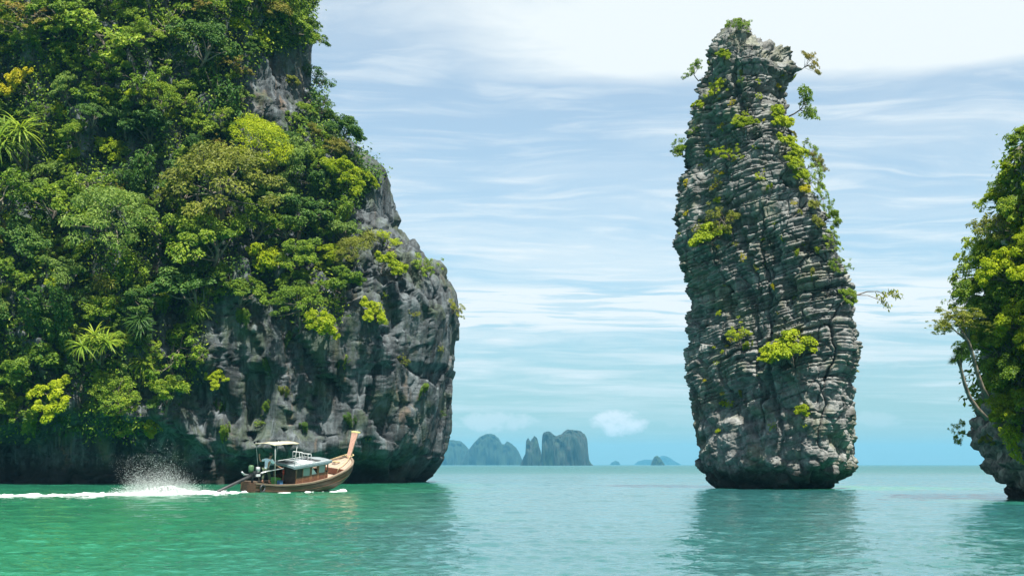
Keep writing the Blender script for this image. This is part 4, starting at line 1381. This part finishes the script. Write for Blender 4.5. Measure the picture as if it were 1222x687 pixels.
def build_boat():
    boat = empty('longtail_boat')
    on_boat(boat)
    tag(boat, 'wooden long-tail boat with cabin and raised prow speeding past the cliff', 'boat')
    fx = list(np.concatenate([np.linspace(-.05, 7, 22), np.linspace(7.15, 9.2, 16)]))
    hull = MB().loft([hull_ring(x) for x in fx])
    r0 = hull_ring(-.05)
    hull.add(r0, [tuple(range(len(r0)))])
    h = hull.build('hull', M['hull_wood'], boat)
    MB().loft([hull_ring(x, .045)[::-1] for x in fx]).build('hull_lining', M['gunwale_wood'], boat)
    # rubbing strakes along the planking
    for f_ in (.16, .42):
        for s_ in (-1, 1):
            st = MB()
            pts = []
            for x in fx[:-2]:
                w, gz, kz = bi(HW, x), bi(GZ, x), bi(KZ, x)
                sn = f_ ** (1 / .85)
                c = math.sqrt(max(0, 1 - sn * sn))
                pts.append((x, s_ * (w * c ** .62 + .012), gz - (gz - kz) * f_))
            st.tube(pts, .018, 5).build('strake', M['hull_wood'], h)
    for s_ in (-1, 1):
        g = MB()
        rings = []
        for x in fx:
            w, gz = bi(HW, x), bi(GZ, x)
            rings.append([(x, s_ * (w + .045), gz - .05), (x, s_ * (w + .045), gz + .035), (x, s_ * max(w - .13, .0), gz + .035), (x, s_ * max(w - .13, .0), gz - .05)])
        g.loft(rings, close=True, smooth=False, caps=True).build('gunwale', M['gunwale_wood'], boat)
    # deck boards fore and aft
    def deck(x0, x1, dz, name, mat, inset=.08):
        n = 7
        xs_ = np.linspace(x0, x1, 10)
        for k in range(n):
            d = MB()
            rings = []
            for x in xs_:
                w = max(bi(HW, x) - inset, .02)
                ya, yb = -w + 2 * w * k / n + .008, -w + 2 * w * (k + 1) / n - .008
                z = bi(GZ, x) - dz
                rings.append([(x, ya, z - .03), (x, ya, z), (x, yb, z), (x, yb, z - .03)])
            d.loft(rings, close=True, smooth=False, caps=True).build(name, mat, boat)
    deck(0.05, 3.05, .14, 'stern_deck_board', M['gunwale_wood'])
    deck(6.15, 7.6, .42, 'fore_deck_board', M['deck_wood'])
    # raised bow platform, closing the bow up to the prow
    deck(7.7, 9.12, .05, 'bow_deck_board', M['deck_wood'], .10)
    w0, z0 = bi(HW, 7.7) - .08, bi(GZ, 7.7)
    MB().box((7.68, 0, z0 - .23), (.04, 2 * w0, .34)).build('bow_bulkhead', M['cabin_wood'], boat)
    MB().box((6.98, .55, .72), (1.3, .5, .06)).build('bench', M['deck_wood'], boat)
    tr = MB()
    tr.box((-.085, 0, .45), (.05, 1.06, .5))
    tr.build('transom', M['hull_wood'], boat)
    # prow post
    pr = MB()
    rings = []
    for (x, z, a, b) in ((8.95, 1.30, .10, .07), (9.2, 1.62, .13, .075), (9.38, 2.05, .15, .075), (9.55, 2.55, .18, .08), (9.70, 2.95, .225, .085), (9.77, 3.17, .245, .09)):
        rings.append([(x - b, -a, z), (x + b, -a * .7, z - .02), (x + b, a * .7, z - .02), (x - b, a, z)])
    post = pr.loft(rings, close=True, smooth=False, caps=True).build('prow_post', M['prow_wood'], boat)
    MB().box((9.78, 0, 3.215), (.21, .53, .075)).build('prow_cap', M['gold_trim'], post)
    # cabin
    x0, x1, hw = 3.1, 6.1, .80
    def zt(x): return 1.50 + (x - x0) / (x1 - x0) * .14
    cab = empty('cabin'); cab.parent = boat
    cab.name = 'cabin'
    for s_ in (-1, 1):
        y = s_ * hw
        lo = MB()
        ring = []
        for x in (x0, (x0 + x1) / 2, x1):
            zb, zh = bi(GZ, x) - .05, .86 + (x - x0) * .075
            ring.append([(x, y - .02, zb), (x, y - .02, zh), (x, y + .02, zh), (x, y + .02, zb)])
        lo.loft(ring, close=True, smooth=False, caps=True).build('side_panel', M['cabin_wood'], cab)
        up = MB()
        ring = []
        for x in (x0, x1):
            ring.append([(x, y - .022, zt(x) - .14), (x, y - .022, zt(x)), (x, y + .022, zt(x)), (x, y + .022, zt(x) - .14)])
        up.loft(ring, close=True, smooth=False, caps=True).build('header_rail', M['trim_wood'], cab)
        for x in (x0 + .03, x0 + .62, x0 + 1.30, x0 + 1.42, x0 + 2.0, x0 + 2.1, x0 + 2.72, x1 - .03):
            MB().box((x, y, (bi(GZ, x) + zt(x)) / 2), (.06, .055, zt(x) - bi(GZ, x))).build('post', M['trim_wood'], cab)
        for (xa, xb, mat, nm) in ((x0 + .06, x0 + .59, M['dark_wood_and_shade'], 'opening_shade'), (x0 + .65, x0 + 1.27, M['pane'], 'window_pane'), (x0 + 2.13, x0 + 2.69, M['pane'], 'window_pane')):  # the aft dark panel stands in for shade inside an open window bay
            xm = (xa + xb) / 2
            za, zb = .87 + (xm - x0) * .075, zt(xm) - .14
            MB().box((xm, y + s_ * .002, (za + zb) / 2), (xb - xa, .02, zb - za)).build(nm, mat, cab)
        # half drawn curtain in the open window
        MB().add([(x0 + 1.46, y * .98, zt(4.6) - .15), (x0 + 1.98, y * .98, .99), (x0 + 1.46, y * .98, .98), (x0 + 1.50, y * .96, zt(4.6) - .15), (x0 + 1.98, y * .96, 1.02), (x0 + 1.46, y * .96, .98)], [(0, 1, 2), (5, 4, 3)]).build('curtain', M['cloth_white'], cab)
    MB().box((x0 + .03, -.33, .98), (.04, .86, 1.0)).build('doorway_shade', M['dark_wood_and_shade'], cab)  # dark panel painted in for the shaded interior seen through the doorway
    MB().box((x0 + .03, .76, .98), (.05, .08, 1.04)).build('post', M['trim_wood'], cab)
    MB().box((x0 + .01, .12, .98), (.05, .06, 1.04)).build('post', M['trim_wood'], cab)
    MB().box((x1 - .02, 0, .95), (.04, 1.52, .40)).build('front_panel', M['cabin_wood'], cab)
    MB().box((4.6, 0, .40), (3.0, 1.5, .04)).build('cabin_floor', M['dark_wood_and_shade'], cab)
    for yy in (-.45, .45):
        MB().box((4.6, yy, .62), (2.4, .36, .06)).build('bench', M['trim_wood'], cab)
    # cambered roof
    rings, tops = [], []
    for x in np.linspace(2.72, 6.42, 8):
        zc = zt(x)
        hw2 = .98 if x < 6.2 else .86
        e = [(x, y, zc + .15 - .10 * (y / .98) ** 2) for y in np.linspace(-hw2, hw2, 11)]
        lo = [(x, y, zc + .03 - .10 * (y / .98) ** 2) for y in np.linspace(hw2, -hw2, 11)]
        rings.append(e + lo)
        tops.append([(q[0], q[1] * .955, q[2] + .006) for q in e])
    roof = MB().loft(rings, close=True, smooth=False, caps=True).build('roof', M['roof_paint'], boat)
    MB().loft(tops[:]).build('roof_sheet', M['roof_top'], roof)
    for yy in (-.93, .93):
        MB().tube([(x, yy, zt(x) + .125) for x in np.linspace(2.8, 6.2, 6)], .022, 5).build('roof_rail', M['white_metal'], roof)
    for xx in (3.4, 4.2, 5.0, 5.8):
        MB().tube([(xx, y, zt(xx) + .165 - .10 * (y / .98) ** 2) for y in np.linspace(-.9, .9, 9)], .016, 5).build('roof_batten', M['white_metal'], roof)
    # two railed steps on the roof
    for (xx, yy, hh) in ((4.25, .18, .52), (4.55, -.22, .44)):
        lad = MB()
        for dx in (0, .30):
            lad.tube([(xx + dx, yy - .26, zt(xx) + .12), (xx + dx, yy - .24, zt(xx) + .14 + hh), (xx + dx, yy + .24, zt(xx) + .14 + hh), (xx + dx, yy + .26, zt(xx) + .12)], .020, 6)
        for dy in (-.24, .24):
            lad.tube([(xx, yy + dy, zt(xx) + .14 + hh), (xx + .30, yy + dy, zt(xx) + .14 + hh)], .020, 6)
            lad.tube([(xx, yy + dy, zt(xx) + .14 + hh * .5), (xx + .30, yy + dy, zt(xx) + .14 + hh * .5)], .014, 6)
        lad.build('boarding_rail', M['white_metal'], boat)
    # awning over the helmsman
    aw = []
    for x in np.linspace(1.05, 3.3, 9):
        dz = .03 * math.sin((x - 1.05) * 9)
        e = [(x, y, 2.93 - .09 * (y / .74) ** 2 - .02 * abs(x - 2.2) + dz * .3 - .075 * y) for y in np.linspace(-.76, .76, 9)]
        aw.append(e + [(q[0], q[1], q[2] - .02) for q in e[::-1]])
    MB().loft(aw, close=True, caps=True).build('awning', M['awning'], boat)
    for (xa, ya, za, xb, yb) in ((1.5, .55, .62, 1.2, .70), (1.5, -.62, .60, 1.2, -.70), (3.0, .72, 1.58, 3.2, .70), (3.0, -.72, 1.56, 3.2, -.70)):
        MB().tube([(xa, ya, za), ((xa + xb) / 2, (ya + yb) / 2, (za + 2.85) / 2), (xb, yb, 2.86)], .016, 6).build('awning_post', M['white_metal'], boat)
    for xx in (1.2, 3.2):
        MB().tube([(xx, y, 2.885 - .09 * (y / .74) ** 2) for y in np.linspace(-.72, .72, 7)], .018, 5).build('awning_bow', M['white_metal'], boat)
    # long-tail engine on its swivel
    en = empty('engine'); en.parent = boat
    MB().tube([(.22, 0, .5), (.22, 0, 1.02)], .06, 8).build('swivel_post', M['black_metal'], en)
    blk = MB()
    blk.box((.42, 0, 1.16), (.52, .34, .30))
    for k in range(4): blk.box((.42, 0, 1.05 + .07 * k), (.56, .38, .018))
    blk.box((.16, 0, 1.10), (.14, .26, .24))
    blk.build('engine_block', M['black_metal'], en)
    MB().tube([(.55, -.10, 1.30), (.55, -.10, 1.58)], [.13, .12], 10).build('radiator_can', M['grey_metal'], en)
    cp = MB(); cp.tube([(.20, .10, 1.28), (.20, .10, 1.36), (.20, .10, 1.62), (.20, .10, 1.68)], [.12, .155, .155, .10], 12)
    cp.build('air_cleaner', M['green_paint'], en)
    ex = MB(); ex.tube([(.05, .16, 1.12), (-.25, .20, 1.16), (-.45, .22, 1.32)], [.05, .06, .05], 8)
    ex.build('exhaust', M['grey_metal'], en)
    MB().box((.45, -.22, 1.12), (.30, .08, .12)).build('fuel_filter', M['cloth_white'], en)
    sh = MB()
    a, b = Vector((.25, 0, 1.12)), Vector((-4.35, .15, -.12))
    sh.tube([a, a + (b - a) * .1, a + (b - a) * .60, a + (b - a) * .61], [.085, .095, .085, .05], 9)
    sh.build('shaft_tube', M['black_metal'], en)
    MB().tube([a + (b - a) * .6, b], .035, 7).build('drive_shaft', M['black_metal'], en)
    pp = MB()
    d = (b - a).normalized()
    for k in range(2):
        q = Matrix.Rotation(k * math.pi, 3, d)
        pp.box(b + q @ Vector((0, .09, 0)), (.05, .17, .07), Matrix.Rotation(k * math.pi + .4, 3, d))
    pp.build('propeller', M['grey_metal'], en)
    for dy in (-.05, .05):
        MB().tube([(.55, dy, 1.14), (1.2, dy - .25, 1.32), (2.25, dy - .52, 1.46)], .022, 6).build('tiller_bar', M['grey_metal'], en)
    # tyre fender on the stern quarter
    rg_ = []
    for k in range(15):
        t = k * 2 * math.pi / 14
        rg_.append((.35 + .19 * math.cos(t), -.68, .45 + .19 * math.sin(t)))
    MB().tube(rg_, .05, 7).build('fender', M['black_metal'], boat)
    return boat


build_boat()


# ------------------------------------------------------------------ things aboard
def aboard():
    def box_thing(name, c, s, mat, lidmat, label, cat, part='lid'):
        t = on_boat(empty(name))
        tag(t, label, cat)
        MB().box(c, s).build('body', mat, t)
        l = MB(); l.box((c[0], c[1], c[2] + s[2] / 2 + .022), (s[0] * 1.04, s[1] * 1.04, .04)); l.build(part, lidmat, t)
        h = MB(); h.tube([(c[0] - s[0] / 2 - .01, c[1] - .08, c[2] + .02), (c[0] - s[0] / 2 - .05, c[1], c[2] + .02), (c[0] - s[0] / 2 - .01, c[1] + .08, c[2] + .02)], .012, 5); h.build('handle', lidmat, t)
    box_thing('cool_box', (2.72, .34, .58), (.36, .44, .32), M['green_crate'], M['green_crate'], 'bright green cool box on the stern deck before the cabin', 'cool box')
    box_thing('tool_box', (2.62, -.06, .52), (.26, .22, .22), M['blue_plastic'], M['blue_plastic'], 'small blue tool box next to the green cool box', 'tool box')
    # fire extinguisher on the cabin bulkhead
    t = on_boat(empty('fire_extinguisher')); tag(t, 'red extinguisher hung at the cabin doorway', 'extinguisher')
    MB().tube([(3.02, .05, .98), (3.02, .05, 1.24), (3.02, .05, 1.28)], [.055, .055, .02], 9).build('cylinder', M['red_paint'], t)
    MB().tube([(3.02, .05, 1.28), (2.99, .05, 1.32), (2.97, .03, 1.15)], .012, 5).build('hose', M['black_metal'], t)
    # gear on the cabin roof
    def mat_thing(name, x0, x1, y0, y1, mat, label, cat):
        rr = []
        for x in np.linspace(x0, x1, 6):
            z = 1.50 + (x - 3.1) / 3 * .14
            e = [(x, y, z + .185 - .10 * (y / .98) ** 2 + .03 * math.sin(9 * x + 5 * y)) for y in np.linspace(y0, y1, 6)]
            rr.append(e + [(q[0], q[1], q[2] - .05) for q in e[::-1]])
        o = on_boat(MB().loft(rr, close=True, caps=True).build(name, mat))
        tag(o, label, cat)
    mat_thing('roof_mat', 3.0, 3.75, -.1, .6, M['black_metal'], 'black mat lying at the aft end of the cabin roof', 'mat')
    mat_thing('roof_tarp', 3.8, 4.7, -.75, -.05, M['cloth_white'], 'crumpled white tarpaulin spread on the cabin roof', 'tarpaulin')
    mat_thing('roof_mat', 4.95, 5.55, -.65, .35, M['black_metal'], 'dark mat on the front half of the cabin roof', 'mat')
    # rope and garland at the prow
    rp = MB()
    lp = []
    for k in range(17):
        t = k * 2 * math.pi / 16
        lp.append((9.28 + .20 * math.cos(t), .27 * math.sin(t), 1.80 + .06 * math.cos(t)))
    rp.tube(lp, .028, 6)
    rp.tube([(9.1, -.18, 1.82), (8.75, -.35, 1.66), (8.3, -.45, 1.42), (7.9, -.5, 1.26), (7.6, -.48, 1.15), (7.5, -.45, .85)], .022, 6)
    rp.tube([(9.1, .18, 1.82), (8.6, .5, 1.62), (8.1, .8, 1.42)], .022, 6)
    o = on_boat(rp.build('mooring_rope', M['rope'])); tag(o, 'tan mooring rope looped round the prow of the boat', 'rope')
    co = MB()
    pts = [(8.3 + (.08 + .008 * k) * math.cos(k * .7), .25 + (.08 + .008 * k) * math.sin(k * .7), 1.36 + .003 * k) for k in range(24)]
    co.tube(pts, .024, 5)
    o = on_boat(co.build('rope_coil', M['rope'])); tag(o, 'coil of rope lying on the bow deck', 'rope')


aboard()


# ------------------------------------------------------------------ helmsman
def skin_mesh(name, pts, edges, mat, parent, root=0, sub=2):
    me = bpy.data.meshes.new(name)
    me.from_pydata([p[:3] for p in pts], edges, [])
    o = link(name, me, mat, parent)
    md = o.modifiers.new('skin', 'SKIN')
    if not me.skin_vertices:
        me.attributes  # layer is made with the modifier
    lay = me.skin_vertices[0].data if me.skin_vertices else None
    if lay is None:
        bpy.context.view_layer.objects.active = o
    for i, p in enumerate(pts):
        r = p[3] if hasattr(p[3], '__len__') else (p[3], p[3])
        lay[i].radius = r
        lay[i].use_root = (i == root)
    md.use_smooth_shade = True
    s = o.modifiers.new('sub', 'SUBSURF'); s.levels = sub; s.render_levels = sub
    return o


def person():
    root = on_boat(empty('person'))
    tag(root, 'person in pale blue shirt and dark trousers steering the boat from its stern', 'person')
    F = .56                                                  # stern deck height
    hipz = F + .88
    hx, hy = 1.45, .06
    # joints: pelvis, spine, chest, neck, head
    pv = (hx, hy, hipz)
    B = [(*pv, (.15, .12)), (hx + .06, hy - .02, hipz + .22, (.14, .105)), (hx + .14, hy - .05, hipz + .42, (.165, .12)), (hx + .19, hy - .07, hipz + .54, .065), (hx + .23, hy - .08, hipz + .62, .055),
         (hx + .26, hy - .09, hipz + .72, (.095, .085)), (hx + .27, hy - .09, hipz + .80, (.085, .075))]
    E = [(0, 1), (1, 2), (2, 3), (3, 4), (4, 5), (5, 6)]

    def chain(start, pts):
        prev = start
        for p in pts:
            B.append(p); E.append((prev, len(B) - 1)); prev = len(B) - 1
        return prev
    # legs: near one forward, far one back
    for s_, dx in ((-1, .14), (1, -.10)):
        chain(0, [(hx + .01, hy + s_ * .11, hipz - .06, .10), (hx + dx * .7 + .06, hy + s_ * .14, hipz - .44, .065), (hx + dx, hy + s_ * .15, F + .09, .042), (hx + dx + .16, hy + s_ * .17, F + .035, .036)])
    # near arm forward to the tiller, far arm up to the awning post
    sh = {}
    e1 = chain(2, [(hx + .15, hy - .24, hipz + .46, .065), (hx + .32, hy - .40, hipz + .22, .046), (hx + .62, hy - .52, hipz + .06, .032), (hx + .69, hy - .55, hipz + .03, (.042, .024))])
    e2 = chain(2, [(hx + .13, hy + .17, hipz + .46, .065), (hx - .02, hy + .44, hipz + .34, .046), (hx - .03, hy + .52, hipz + .62, .032), (hx - .02, hy + .53, hipz + .70, (.042, .024))])
    for e_, d, sd in ((e1, (.9, -.3, -.25), (.1, .9, 0)), (e2, (.1, .15, 1.0), (.9, 0, .0))):
        c = np.array(B[e_][:3]); d = unit(np.array(d)); sd = unit(np.array(sd))
        for j, ln in enumerate((.075, .085, .08, .065)):
            q = c + sd * (.030 - .02 * j) + d * .03
            k1 = q + d * ln * .5 + np.array([0, 0, -.008]); k2 = k1 + d * ln * .4 + np.array([0, 0, -.03])
            chain(e_, [(*q, .0095), (*k1, .009), (*k2, .008)])
        q = c + sd * .035 - d * .02
        chain(e_, [(*q, .011), (*(q + sd * .03 + d * .03), .010), (*(q + sd * .035 + d * .06), .009)])
    skin_mesh('body', B, E, M['skin'], root)
    # clothes
    S = [(hx, hy, hipz - .10, (.165, .14)), (hx + .06, hy - .02, hipz + .20, (.165, .13)), (hx + .14, hy - .05, hipz + .42, (.185, .14)), (hx + .185, hy - .068, hipz + .52, .085)]
    SE = [(0, 1), (1, 2), (2, 3)]
    for pts in ([(hx + .15, hy - .24, hipz + .46, .085), (hx + .27, hy - .36, hipz + .28, .075)], [(hx + .13, hy + .17, hipz + .46, .085), (hx + .02, hy + .38, hipz + .38, .075)]):
        i = len(S); S += pts; SE += [(2, i), (i, i + 1)]
    skin_mesh('shirt', S, SE, M['shirt'], root)
    T = [(hx, hy, hipz, (.16, .135))]
    TE = []
    for s_, dx in ((-1, .14), (1, -.10)):
        i = len(T)
        T += [(hx + .01, hy + s_ * .11, hipz - .08, .115), (hx + dx * .7 + .06, hy + s_ * .14, hipz - .44, .082), (hx + dx, hy + s_ * .15, F + .20, .065)]
        TE += [(0, i), (i, i + 1), (i + 1, i + 2)]
    skin_mesh('trousers', T, TE, M['trousers'], root)
    hd = np.array([hx + .262, hy - .09, hipz + .745])
    MB().ball(hd + np.array([-.018, 0, .045]), (.105, .098, .105), 12, 8).build('hair', M['hair'], root)
    fc = MB()
    fc.ball(hd + np.array([.105, 0, -.01]), (.022, .014, .022), 6, 5)          # nose
    fc.build('nose', M['skin'], root)
    for s_ in (-1, 1):
        MB().ball(hd + np.array([0, s_ * .098, -.005]), (.022, .010, .032), 6, 5).build('ear', M['skin'], root)
        MB().ball(hd + np.array([.088, s_ * .034, .015]), (.010, .014, .009), 6, 5).build('eye', M['hair'], root)
    MB().box(hd + np.array([.094, 0, -.05]), (.01, .045, .010)).build('mouth', M['red_paint'], root)


person()


# ------------------------------------------------------------------ wake and spray
def foam_mat():
    m, t = new_mat('foam')
    pos = t.n('ShaderNodeNewGeometry').outputs['Position']
    n = t.noise(pos, 5.0, 6, .7)
    bp = t.n('ShaderNodeBump', {'Height': n, 'Strength': .8, 'Distance': .12})
    a = t.n('ShaderNodeBsdfPrincipled', {'Base Color': (0.76, 0.80, 0.80, 1), 'Roughness': 0.7, 'Normal': bp.outputs[0]})
    t.n('ShaderNodeOutputMaterial', {'Surface': a.outputs[0]})
    return m


M['foam'] = foam_mat()


def foam_strip(path, w0, w1, height, seed, step=.07, thr=0.0):
    path = np.array(path, float)
    seg = np.linalg.norm(np.diff(path, axis=0), axis=1)
    s = np.concatenate([[0], np.cumsum(seg)])
    n = int(s[-1] / step)
    m = 46
    t = np.linspace(0, s[-1], n)
    c = np.stack([np.interp(t, s, path[:, k]) for k in (0, 1)], -1)
    for k in (0, 1): c[6:-6, k] = np.convolve(np.pad(c[:, k], 12, mode='edge'), np.ones(25) / 25, 'same')[12:-12][6:-6]
    d = unit(np.gradient(c, axis=0))
    nrm = np.stack([-d[:, 1], d[:, 0]], -1)
    v = np.linspace(-1, 1, m)
    w = (w0 + (w1 - w0) * (t / s[-1]))[:, None]
    XY = c[:, None, :] + nrm[:, None, :] * (v[None, :, None] * w[..., None])
    q = np.concatenate([XY, np.zeros(XY.shape[:2] + (1,))], -1)
    n1 = fbm(q / .9, 4, .6, seed=seed); n2 = fbm(q / .28, 3, .6, seed=seed + 3)
    keep_v = 1 - np.abs(v)[None, :] ** 1.6 * 1.25 + .95 * n1 + .55 * n2 - thr - .35 * smooth01(t / s[-1], .55, 1.0)[:, None]
    z = -.015 + height * np.clip(keep_v, 0, 1.4) * (.55 + .6 * n2) * (1 - .7 * (t / s[-1]))[:, None]
    G = np.concatenate([XY, z[..., None]], -1)
    F = grid_faces(n, m)
    kv = (keep_v > .22).ravel()
    F = F[kv[F].sum(1) >= 3]
    return G.reshape(-1, 3), F


def build_wake():
    p, f = foam_strip([(-15.0, 79.6), (-16.2, 77.9), (-17.6, 76.3), (-19.4, 75.0), (-22.5, 73.5), (-26.5, 72.0), (-33, 70.0)], .55, 1.25, .20, 5, .07, .16)
    tag(link('wake_foam', mesh_np('wake_foam', p, f), M['foam']), kind='stuff')
    def w(x, y):
        q = BOAT_M @ Vector((x, y, 0)); return (q.x, q.y)
    p, f = foam_strip([w(7.6, -1.0), w(6.9, -1.35), w(6.0, -1.75), w(4.8, -2.1)], .22, .45, .16, 15, .05, .2)
    tag(link('bow_wave_foam', mesh_np('bow_wave_foam', p, f), M['foam']), kind='stuff')
    p, f = foam_strip([w(5.5, -1.02), w(3.8, -1.06), w(2.0, -.98), w(0.3, -.78), w(-.6, -.4)], .06, .13, .06, 25, .05, .12)
    tag(link('hull_foam', mesh_np('hull_foam', p, f), M['foam']), kind='stuff')
    # thrown droplets
    g = np.random.default_rng(41)
    n = 42000
    along = g.normal(.42, .30, n)                            # 0 at the screw, 1 far behind
    ax = -17.2 - 3.3 * along; ay = 76.7 - 2.1 * along
    jet = fbm(np.stack([along * 7, 0 * along, 0 * along], -1), 3, seed=3)
    hmax = 1.9 * np.exp(-((along - .36) / .40) ** 2) * (1 + .7 * jet) + .15
    hz = hmax * np.minimum(g.exponential(.25, n), 1.35)
    C = np.stack([ax - hz * (.1 + .9 * g.random(n)) + g.normal(0, .14, n), ay + g.normal(0, .28, n), hz + .02], -1)
    r = .0035 + .006 * g.random(n) + .012 * g.random(n) ** 9
    tet = np.array([(1, 0, -.7), (-1, 0, -.7), (0, 1, .7), (0, -1, .7)])
    V = (C[:, None, :] + tet[None] * r[:, None, None]).reshape(-1, 3)
    F = (np.arange(n)[:, None, None] * 4 + np.array([(0, 2, 1), (0, 1, 3), (0, 3, 2), (1, 2, 3)])[None]).reshape(-1, 3)
    tag(link('spray', mesh_np('spray', V, F), M['foam']), kind='stuff')
    oct_ = np.array([(1, 0, 0), (-1, 0, 0), (0, 1, 0), (0, -1, 0), (0, 0, 1.3), (0, 0, -1.3)])
    tri = np.array([(0, 2, 4), (2, 1, 4), (1, 3, 4), (3, 0, 4), (2, 0, 5), (1, 2, 5), (3, 1, 5), (0, 3, 5)])
    # ragged sheets of white water at the foot of the spray
    n = 900
    al = g.random(n)
    C = np.stack([-17.2 - 2.6 * al + g.normal(0, .12, n), 76.6 - 1.7 * al + g.normal(0, .2, n), .03 + (.42 * np.exp(-((al - .45) / .4) ** 2)) * g.random(n) ** 1.8], -1)
    r = .018 + .035 * g.random(n)
    V = (C[:, None, :] + oct_[None] * r[:, None, None] * np.array([1.0, 1.0, 1.2]) + g.normal(0, .012, (n, 6, 3))).reshape(-1, 3)
    F = (np.arange(n)[:, None, None] * 6 + tri[None]).reshape(-1, 3)
    tag(link('white_water', mesh_np('white_water', V, F), M['foam']), kind='stuff')


build_wake()
